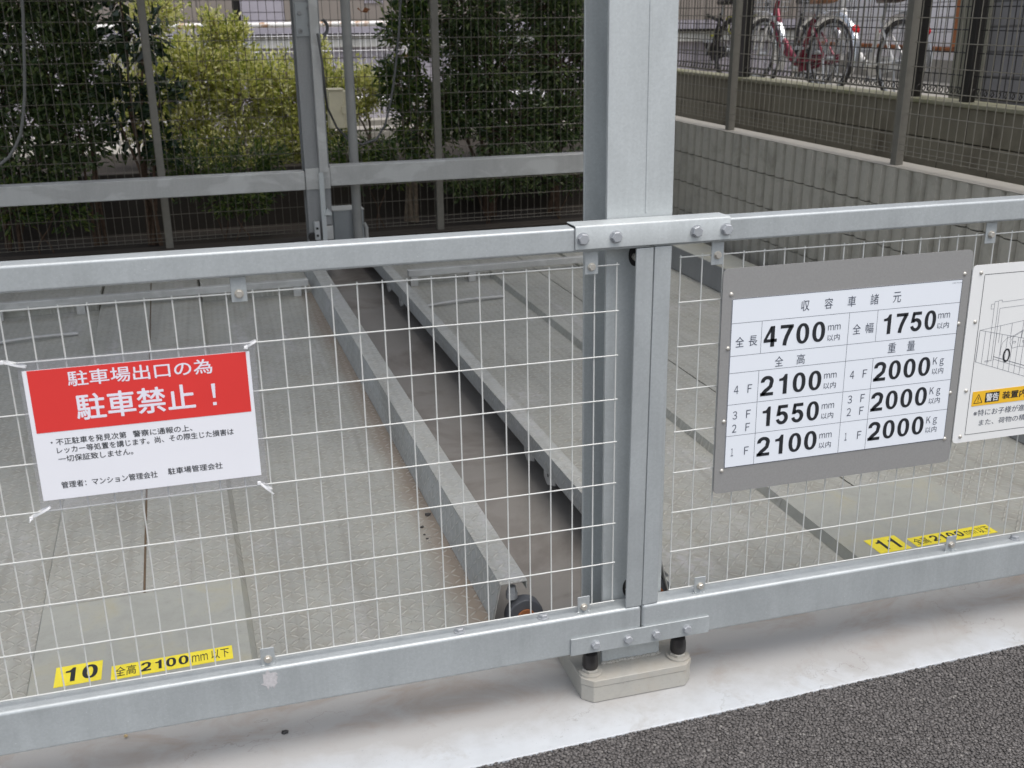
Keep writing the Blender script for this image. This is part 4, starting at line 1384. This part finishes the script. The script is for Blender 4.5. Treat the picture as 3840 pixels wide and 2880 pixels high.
sb = thing("yard_building", "pale sided building behind the bicycles", "building", M(7.2, 8, 0.83))
MB(M).box(7.0, 10, 4.4, 11.3, 0.796, 3.6).build("side_wall", PALE, sb)
MB(M).box(6.985, 6.9995, 4.5, 11.28, 0.796, 1.02).build("plinth", YARD, sb)
MB(M).cyl((6.93, 4.5, 1.135), (6.93, 10.25, 1.135), 0.022, n=10).build("rust_pipe", RUSTPIPE, sb, smooth=True)
MB(M).cyl((6.90, 7.35, 1.16), (6.90, 7.35, 3.4), 0.035, n=12).build("downpipe", RUSTPIPE, sb, smooth=True)
MB(M).box(4.6, 10, 11.31, 12, 0.796, 3.6).build("end_wall", OLIVE, sb)
MB(M).box(4.0, 5.15, 10.8, 11.3, 0.796, 3.2).build("tan_locker", TAN, sb)

ob = thing("slate_building", "slate grey sided building at the right edge behind the dark fence", "building", M(4.6, 3, 0.83))
MB(M).box(4.25, 7.5, -1.5, 3.86, 0.95, 3.8).build("side_wall", SLATE, ob)
MB(M).box(4.18, 4.36, 3.865, 4.09, 0.796, 3.8).build("corner_pillar", OLIVE, ob, bevel=0.004)
MB(M).box(4.22, 7.5, -1.5, 3.86, 0.796, 0.9495).build("plinth", YARD, ob)


# ================================================================== BICYCLES
def bicycle(label, frame_m, fender_m, saddle_m, u, v_rear, heading, wheel_r=0.33, wb=1.06, mountain=False, lean=0.06, lock=None):
    """heading: unit (du,dv); rear hub at (u, v_rear)"""
    g0 = 0.797
    hu, hv = heading
    L = math.hypot(hu, hv); hu /= L; hv /= L

    def F(x, y, z):      # x forward, y sideways (right), z up
        y2 = y + z * lean
        return M(u + hu * x + hv * y2, v_rear + hv * x - hu * y2, g0 + z)
    root = thing("bicycle", label, "bicycle", F(0.5, 0, 0), "bicycles parked in the yard")
    R = wheel_r
    for nm, cx in (("rear_wheel", 0.0), ("front_wheel", wb)):
        w_ = MB(F)
        w_.tube([(cx + (R - 0.018) * math.cos(a), 0, R + (R - 0.018) * math.sin(a)) for a in np.linspace(0, 2 * PI, 41)[:-1]], 0.018 if not mountain else 0.026, 8, closed=True)
        wo = w_.build(nm, RUBBER, root, smooth=True)
        r_ = MB(F)
        r_.tube([(cx + (R - 0.042) * math.cos(a), 0, R + (R - 0.042) * math.sin(a)) for a in np.linspace(0, 2 * PI, 37)[:-1]], 0.010, 6, closed=True)
        r_.build("rim", BOLT if not mountain else RUBBER, wo, smooth=True)
        s_ = MB(F)
        for k in range(20):
            a = 2 * PI * k / 20
            s_.cyl((cx + 0.02 * math.cos(a + .6), 0.02 * (1 if k % 2 else -1), R + 0.02 * math.sin(a + .6)), (cx + (R - 0.045) * math.cos(a), 0, R + (R - 0.045) * math.sin(a)), 0.0016, n=4)
        s_.cyl((cx, -0.05, R), (cx, 0.05, R), 0.018, n=12)
        s_.build("spokes", BOLT, wo)
        if not mountain:
            f_ = MB(F)
            a0, a1 = (0.35 * PI * 0.6, 1.05 * PI) if cx == 0 else (0.30 * PI, 1.12 * PI)
            f_.tube([(cx + (R + 0.028) * math.cos(a), 0, R + (R + 0.028) * math.sin(a)) for a in np.linspace(a0, a1, 22)], 0.033, 8)
            f_.build("fender", fender_m, root, smooth=True)
    bbx, bbz = wb * 0.42, 0.28
    hd = (wb - 0.16, 0, 0.82); hb = (wb - 0.12, 0, 0.62)
    st = (bbx - 0.16, 0, 0.70)
    fr = MB(F)
    if mountain:
        fr.cyl((bbx, 0, bbz), hb, 0.022, n=12)
        fr.cyl((hd[0], 0, 0.74), (bbx - 0.13, 0, 0.62), 0.020, n=12)
    else:
        fr.tube([(hd[0], 0, 0.74), (wb * 0.72, 0, 0.50), (bbx + 0.10, 0, 0.33), (bbx, 0, bbz)], 0.027, 10)
        fr.tube([(hb[0], 0, 0.63), (wb * 0.70, 0, 0.40), (bbx + 0.10, 0, 0.29), (bbx, 0, bbz - .01)], 0.024, 10)
    fr.cyl((bbx, 0, bbz), st, 0.019, n=12)
    fr.cyl(hb, hd, 0.022, n=12)
    fr.cyl((bbx, -0.04, bbz), (bbx, 0.04, bbz), 0.030, n=14)
    for s in (-1, 1):
        fr.cyl((bbx, s * 0.03, bbz), (0, s * 0.06, R), 0.010, n=8)
        fr.cyl((st[0] + 0.02, s * 0.02, 0.64), (0, s * 0.06, R), 0.010, n=8)
    fr.build("frame", frame_m, root, smooth=True)
    fk = MB(F)
    for s in (-1, 1):
        fk.tube([(hb[0], s * 0.03, 0.64), (hb[0] + 0.05, s * 0.055, 0.50), (wb, s * 0.055, R)], 0.012, 8)
    fk.build("fork", frame_m if mountain else fender_m, root, smooth=True)
    sp_ = MB(F)
    sp_.cyl((st[0], 0, 0.66), (st[0] - 0.03, 0, 0.78), 0.013, n=10)
    sp_.build("seat_post", BOLT, root, smooth=True)
    sd_ = MB(F)
    prof_ = [(-0.16, 0.03), (-0.15, 0.085), (-0.08, 0.11), (0.0, 0.08), (0.08, 0.035), (0.14, 0.02)]
    pts = []; fs = []
    cx, cz = st[0] - 0.04, 0.812
    ns = 10
    for (x_, hw) in prof_:
        for k in range(ns):
            a = 2 * PI * k / ns
            pts.append((cx + x_, hw * math.cos(a), cz + 0.035 * math.sin(a) * (1.0 if math.sin(a) > 0 else 0.8) + (0.01 if x_ < -.1 else 0)))
    for i in range(len(prof_) - 1):
        fs += [(i * ns + k, i * ns + (k + 1) % ns, (i + 1) * ns + (k + 1) % ns, (i + 1) * ns + k) for k in range(ns)]
    fs += [tuple(range(ns))[::-1], tuple(range((len(prof_) - 1) * ns, len(prof_) * ns))]
    sd_.raw(pts, fs)
    sd_.build("saddle", saddle_m, root, smooth=True)
    hb_ = MB(F)
    hx = hd[0] - 0.03
    hb_.cyl(hd, (hx, 0, 0.98), 0.013, n=10)
    if mountain:
        hb_.tube([(hx - .03, -0.28, 1.0), (hx, -0.1, 0.98), (hx, 0.1, 0.98), (hx - .03, 0.28, 1.0)], 0.012, 8)
    else:
        hb_.tube([(hx - 0.22, -0.25, 1.02), (hx - 0.05, -0.24, 1.03), (hx + 0.02, -0.1, 0.98), (hx + 0.02, 0.1, 0.98), (hx - 0.05, 0.24, 1.03), (hx - 0.22, 0.25, 1.02)], 0.011, 8)
    hb_.build("handlebar", BOLT, root, smooth=True)
    ck = MB(F)
    ck.cyl((bbx, 0.055, bbz), (bbx + 0.10, 0.065, bbz - 0.13), 0.010, n=8)
    ck.cyl((bbx, -0.055, bbz), (bbx - 0.10, -0.065, bbz + 0.13), 0.010, n=8)
    ck.box(bbx + 0.06, bbx + 0.14, 0.065, 0.14, bbz - 0.14, bbz - 0.115)
    ck.box(bbx - 0.14, bbx - 0.06, -0.14, -0.065, bbz + 0.115, bbz + 0.14)
    ck.build("crank", BOLT, root)
    cg = MB(F)
    cg.prism([(bbx - .09, bbz - .07), (bbx + .05, bbz - .09), (bbx + .10, bbz), (bbx + .05, bbz + .09), (bbx - .1, bbz + .07), (-0.06, R + .035), (-0.06, R - .035)], 'y', 0.042, 0.052)
    cg.build("chain_guard", frame_m if not mountain else RUBBER, root, bevel=0.004)
    if not mountain:
        cr = MB(F)
        for s in (-0.06, -0.02, 0.02, 0.06):
            cr.tube([(0.16, s, 0.725), (-0.22, s, 0.725)], 0.006, 6)
        cr.tube([(0.16, -0.07, 0.725), (0.16, 0.07, 0.725)], 0.006, 6)
        cr.tube([(-0.22, -0.07, 0.725), (-0.22, 0.07, 0.725)], 0.006, 6)
        for s in (-1, 1):
            cr.cyl((-0.10, s * 0.06, 0.72), (0, s * 0.065, R), 0.006, n=6)
        cr.build("carrier", BOLT, root, smooth=True)
        kl = MB(F)
        for s in (-1, 1):
            kl.cyl((0.0, s * 0.07, R), (-0.10, s * 0.09, 0.02), 0.009, n=8)
        kl.build("kickstand", BOLT, root, smooth=True)
        a = 0.78 * PI
        rx, rz = (R + 0.06) * math.cos(a), R + (R + 0.06) * math.sin(a)
        MB(F).dome((rx, 0, rz), (-0.8, 0, 0.35), 0.040, 0.02).build("reflector", plain("red_reflector", (0.62, 0.015, 0.02), 0.25, 0, 0.02), root, smooth=True)
        bk = MB(F)
        x0, x1, y_, z0_, z1_ = wb - 0.08, wb + 0.22, 0.17, 0.72, 0.98
        for k in range(7):
            zz = z0_ + (z1_ - z0_) * k / 6
            e = 0.03 * k / 6
            bk.tube([(x0 - e, -y_ - e, zz), (x1 + e, -y_ - e, zz), (x1 + e, y_ + e, zz), (x0 - e, y_ + e, zz)], 0.003, 4, closed=True)
        for k in range(8):
            yy_ = -y_ + 2 * y_ * k / 7
            bk.cyl((x1, yy_, z0_), (x1 + .03, yy_ * 1.17, z1_), 0.003, n=4)
            bk.cyl((x0, yy_, z0_), (x0 - .03, yy_ * 1.17, z1_), 0.003, n=4)
        bk.build("basket", BOLT, root)
    if lock:
        lk = MB(F)
        lk.tube([(bbx - .15 + 0.42 * k / 30, 0.05 + 0.03 * math.sin(k), 0.56 - 0.10 * math.sin(PI * k / 30) + (0.03 * math.sin(k * .9) if k > 18 else 0)) for k in range(31)], 0.009, 6)
        lk.tube([(bbx - .22 + 0.07 * math.cos(a), 0.06 + .004 * k, 0.58 + 0.09 * math.sin(a)) for k, a in enumerate(np.linspace(0, 4 * PI, 30))], 0.009, 6)
        lk.build("cable_lock", lock, root, smooth=True)
    return root


REDM = plain("red_bicycle_paint", (0.20, 0.025, 0.045), 0.25, 0.3, 0.05)
WHITEM = plain("white_bicycle_paint", (0.72, 0.71, 0.68), 0.28, 0, 0.04)
BLACKM = plain("black_bicycle_paint", (0.015, 0.015, 0.017), 0.3, 0.1, 0.1)
SILVER = plain("silver_fender", (0.70, 0.71, 0.72), 0.22, 0.85, 0.04)
TANS = plain("tan_saddle", (0.24, 0.11, 0.045), 0.45, 0, 0.1)
BRNS = plain("dark_brown_saddle", (0.05, 0.028, 0.022), 0.4, 0, 0.1)
LIME = plain("lime_cable", (0.50, 0.50, 0.03), 0.35, 0, 0.05)
bicycle("red city bicycle with silver fenders and tan saddle in the yard", REDM, SILVER, TANS, 4.75, 6.37, (-0.05, 1))
bicycle("white city bicycle with dark brown saddle beside the dark fence post", WHITEM, SILVER, BRNS, 4.92, 5.58, (0.04, 1), lean=-0.03)
bicycle("black sports bicycle with lime cable lock at the far end of the yard", BLACKM, BLACKM, RUBBER, 5.00, 8.60, (0.0, 1), mountain=True, lock=LIME)
bicycle("dark grey city bicycle half hidden between the black one and the red one", plain("dark_grey_paint", (0.05, 0.05, 0.055), 0.35, 0.2, 0.05), SILVER, RUBBER, 5.45, 7.55, (-0.08, 1), lean=-0.05)


# ================================================================== PLANTS
def add_leaves(mb_, P, D, size, asp, droop, r):
    """P positions, D directions; each leaf a folded rhombus"""
    n = len(P)
    D = D + r.normal(0, 0.55, D.shape); D[:, 2] -= droop
    D /= np.linalg.norm(D, axis=1, keepdims=True) + 1e-9
    A = r.normal(0, 1, (n, 3))
    Sd = np.cross(D, A); Sd /= np.linalg.norm(Sd, axis=1, keepdims=True) + 1e-9
    N = np.cross(D, Sd)
    L = (size * r.uniform(0.6, 1.25, n))[:, None]
    Wd = L * asp * r.uniform(0.8, 1.2, n)[:, None]
    v0 = P; v2 = P + D * L - N * L * 0.12
    m = P + D * L * 0.48
    v1 = m + Sd * Wd * 0.5 + N * L * 0.10; v3 = m - Sd * Wd * 0.5 + N * L * 0.10
    V = np.stack([v0, v1, v2, v3], 1).reshape(-1, 3)
    k0 = len(mb_.v)
    mb_.v.extend([Vector(p) for p in V])
    mb_.f.extend([f for i in range(n) for f in ((k0 + 4 * i, k0 + 4 * i + 1, k0 + 4 * i + 2), (k0 + 4 * i, k0 + 4 * i + 2, k0 + 4 * i + 3))])


def shrub(name, label, cat, base, clumps, n_leaf, size, asp, leaf_m, bark_m, seed, stems=3, stem_r=0.014, droop=0.3, group=None, height=None):
    """base (u,v,w); clumps: list of (u,v,w, ru,rv,rw, weight)"""
    r = np.random.default_rng(seed)
    rd = random.Random(seed)
    root = thing(name, label, cat, M(*base), group)
    st = MB(M)
    lf = MB(M)
    W = np.array([c[6] for c in clumps], float); W /= W.sum()
    cnt = np.maximum(1, (W * n_leaf).astype(int))
    for (cu, cv, cw, ru, rv, rw, _), nl in zip(clumps, cnt):
        su, sv = base[0] + rd.uniform(-.06, .06), base[1] + rd.uniform(-.05, .05)
        path = []
        for k in range(7):
            t_ = k / 6
            path.append((su + (cu - su) * t_ ** 1.4 + rd.uniform(-.012, .012), sv + (cv - sv) * t_ ** 1.4, base[2] + (cw - base[2]) * t_))
        st.tube(path, [stem_r * (1 - 0.65 * k / 6) for k in range(7)], 6)
        ntw = max(6, nl // 16)
        per = max(1, nl // ntw)
        for _k in range(ntw):
            d = r.normal(0, 1, 3); d /= np.linalg.norm(d)
            rad = r.uniform(0.35, 1.0) ** 0.5
            tip = np.array([cu, cv, cw]) + d * rad * np.array([ru, rv, rw])
            start = np.array([cu, cv, cw]) + (tip - np.array([cu, cv, cw])) * r.uniform(0.0, 0.5) - np.array([0, 0, rw * 0.25])
            if _k % 3 == 0:
                st.tube([tuple(start), tuple((start + tip) / 2 + r.normal(0, .01, 3)), tuple(tip)], [stem_r * .28, stem_r * .22, stem_r * .12], 4)
            tt_ = r.uniform(0.25, 1.05, per)[:, None]
            P = start + (tip - start) * tt_ + r.normal(0, size * 0.45, (per, 3))
            Dr = (tip - start) / (np.linalg.norm(tip - start) + 1e-6)
            Pw = P @ BMn.T
            add_leaves(lf, Pw, np.tile(Dr @ BMn.T, (per, 1)), size, asp, droop, r)
    st.build("stem", bark_m, root, smooth=True)
    lo = lf.build("foliage", leaf_m, root)
    return root


g_d = "dark evergreen shrubs behind the rear fence"
shrub("evergreen_shrub", "dense dark evergreen shrub at the far left of the rear fence", "shrub", (-1.95, 5.65, 0.05),
      [(-2.1, 5.7, 1.55, .48, .28, .50, 1.5), (-1.70, 5.65, 1.75, .40, .25, .40, 1.3), (-1.95, 5.65, 1.05, .48, .25, .45, 1.4), (-1.55, 5.6, 1.20, .32, .22, .42, 1.1), (-1.75, 5.6, .65, .42, .22, .30, .8), (-1.9, 5.75, 2.3, .6, .4, .4, 1.0)], 17000, 0.050, 0.45, LEAF_DARK, BARK, 1, group=g_d)
shrub("evergreen_shrub", "loose dark shrub left of the broad leaved sapling", "shrub", (-1.42, 5.6, 0.05),
      [(-1.45, 5.6, 1.70, .24, .2, .35, 1.2), (-1.35, 5.6, 1.25, .22, .18, .38, 1.1), (-1.45, 5.6, .85, .26, .18, .30, .8)], 4600, 0.050, 0.45, LEAF_DARK, BARK, 2, group=g_d)
shrub("broadleaf_sapling", "slim sapling with large glossy leaves behind the left fence post", "sapling", (-1.05, 5.5, 0.05),
      [(-1.08, 5.5, 1.68, .20, .16, .20, 1.0), (-0.98, 5.5, 1.42, .24, .16, .20, 1.1), (-1.12, 5.5, 1.15, .18, .15, .20, .9), (-0.92, 5.5, 1.02, .16, .14, .22, .7), (-1.18, 5.5, .88, .20, .14, .20, .8), (-.93, 5.5, .75, .16, .12, .18, .6)], 900, 0.085, 0.48, LEAF_BIG, BARK, 3, stem_r=0.016, droop=0.55)
g_v = "yellow variegated shrubs behind the rear fence"
shrub("variegated_shrub", "yellow green variegated shrub between the sapling and the rear column", "shrub", (-0.55, 6.3, 0.43),
      [(-.62, 6.3, 1.15, .30, .25, .32, 1.4), (-.32, 6.25, 1.02, .30, .25, .36, 1.6), (-.80, 6.3, .80, .30, .22, .34, 1.2), (-.40, 6.2, .60, .42, .22, .28, 1.0), (-.80, 6.3, 1.22, .16, .15, .18, .4), (-.50, 6.3, 1.46, .11, .1, .16, .25), (-.36, 6.3, 1.38, .12, .1, .18, .35)], 17500, 0.036, 0.5, LEAF_VAR, PALEBARK, 4, droop=0.0, group=g_v)
shrub("variegated_shrub", "yellow green variegated shrub behind the rear column and its pipe", "shrub", (0.15, 6.3, 0.43),
      [(.0, 6.3, 1.00, .30, .25, .32, 1.4), (.28, 6.3, .98, .26, .25, .30, 1.3), (.10, 6.25, .66, .40, .22, .26, 1.2), (.22, 6.3, 1.25, .12, .1, .12, .25)], 11500, 0.036, 0.5, LEAF_VAR, PALEBARK, 5, droop=0.0, group=g_v)
shrub("variegated_shrub", "yellow green variegated shrub right of the rear pipe against the dark evergreens", "shrub", (0.62, 6.35, 0.43),
      [(.58, 6.35, 1.00, .22, .2, .24, 1.0), (.50, 6.3, .86, .14, .2, .14, .3)], 2600, 0.032, 0.5, LEAF_VAR, PALEBARK, 6, droop=0.0, group=g_v)
shrub("variegated_shrub", "tall thin yellow variegated shrub behind the broad leaved sapling", "shrub", (-1.0, 6.5, 0.43),
      [(-1.08, 6.5, 1.0, .28, .2, .45, 1.2), (-.88, 6.5, 1.6, .24, .2, .25, .8)], 4500, 0.033, 0.5, LEAF_VAR, PALEBARK, 7, droop=0.0, group=g_v)
shrub("evergreen_shrub", "dark shrub with pale bent trunk right of the rear pipe", "shrub", (0.80, 5.7, 0.05),
      [(.84, 5.7, 1.40, .24, .2, .32, 1.0), (.74, 5.7, 1.08, .20, .18, .20, .7), (.90, 5.7, .80, .30, .18, .28, .9), (.90, 5.7, 1.75, .26, .2, .25, .9)], 4600, 0.058, 0.36, LEAF_MID, PALEBARK, 8, stem_r=0.017, droop=0.45, group=g_d)
shrub("evergreen_shrub", "tall dense dark evergreen right of the middle fence post", "shrub", (1.40, 5.75, 0.05),
      [(1.28, 5.75, 1.65, .40, .28, .42, 1.5), (1.45, 5.75, 1.20, .44, .28, .40, 1.5), (1.15, 5.7, .92, .34, .22, .28, .9), (1.60, 5.7, .75, .40, .22, .28, .9), (1.35, 5.85, 2.3, .6, .4, .4, 1.0)], 15000, 0.050, 0.42, LEAF_DARK, BARK, 9, stem_r=0.02, group=g_d)
shrub("evergreen_shrub", "dark evergreen with shining leaves just left of the front column", "shrub", (1.95, 5.75, 0.05),
      [(1.90, 5.75, 1.70, .38, .28, .38, 1.3), (2.0, 5.75, 1.25, .40, .28, .38, 1.4), (1.95, 5.7, .80, .40, .22, .28, 1.0), (2.35, 5.8, 1.5, .3, .2, .5, .9), (2.0, 5.85, 2.3, .6, .4, .4, 1.0)], 14000, 0.050, 0.42, LEAF_DARK, BARK, 10, stem_r=0.02, group=g_d)
g_u = "low plants at the foot of the rear fence"
for k, (lab, u, v, w, ru, rw, n, m_) in enumerate((
        ("low leafy plant at the fence foot at the far left", -1.75, 5.45, .40, .40, .22, 1500, LEAF_MID),
        ("low leafy plant under the variegated shrubs left of the rear column", -0.55, 5.6, .55, .48, .26, 3200, LEAF_MID),
        ("drooping yellow green plant seen under the left rear beam", -0.48, 5.4, .36, .24, .16, 900, LEAF_MID),
        ("low leafy plant right of the rear pipe below the cable loop", 0.50, 5.55, .58, .40, .24, 2600, LEAF_MID),
        ("low dark plant under the right rear beam", 1.30, 5.45, .45, .45, .22, 2000, LEAF_DARK),
        ("low dark plant at the fence foot near the front column", 1.90, 5.45, .45, .40, .22, 1800, LEAF_DARK))):
    shrub("low_plant", lab, "plant", (u, v, 0.04), [(u - ru * .4, v, w, ru * .7, .12, rw, 1), (u + ru * .4, v, w * .95, ru * .7, .12, rw, 1)], n, 0.040, 0.38, m_, BARK, 20 + k, stem_r=0.006, droop=0.3, group=g_u)

# ================================================================== SMALL DEBRIS
rr = random.Random(5)
for k, (lab, u, v, w, r_, m_) in enumerate((
        ("small black crumb on the painted concrete in front of the left gate", -0.768, 0.093, 0.0, 0.0065, RUBBER),
        ("largest grey pebble beside the kerb of the left pallet", -0.203, 1.048, 0.0, 0.009, ASPHALT_BASE),
        ("grey pebble on the left pallet nearest to the largest one", -0.241, 0.971, 0.0, 0.006, ASPHALT_BASE),
        ("tiny dark pebble in the middle of the row on the left pallet", -0.245, 0.922, 0.0, 0.0036, ASPHALT_BASE),
        ("small dark pebble second from the near end of the row on the left pallet", -0.243, 0.893, 0.0, 0.0042, ASPHALT_BASE),
        ("pale grey pebble at the near end of the row on the left pallet", -0.241, 0.866, 0.0, 0.0055, YARD))):
    p_ = MB(M).blob((u, v, w + r_ * 0.6), r_, (1.2, .9, .7), .25, rr)
    tag(p_.build("pebble", m_), lab, "pebble", "pebbles and crumbs")
lf = MB(M)
lr = np.random.default_rng(77)
add_leaves(lf, np.array([[*M(-1.119, 0.186, 0.006)], [*M(-1.112, 0.184, 0.006)]]), np.array([[1., 0, .1], [.6, .5, .1]]), 0.016, 0.5, 0.0, lr)
tag(lf.build("dry_leaf", plain("dry_leaf", (0.45, 0.34, 0.18), 0.7)), "curled dry leaf on the painted concrete below the left gate panel", "leaf")
lf = MB(M)
add_leaves(lf, np.array([[*M(0.425, 5.3, 1.545)]] * 3), np.array([[1., 0, .6], [.2, -.5, .8], [-.3, .5, .6]]), 0.05, 0.7, 0.0, lr)
tag(lf.build("dry_leaf", LEAF_DEAD), "orange brown dead leaf caught beside the top of the rear pipe", "leaf")
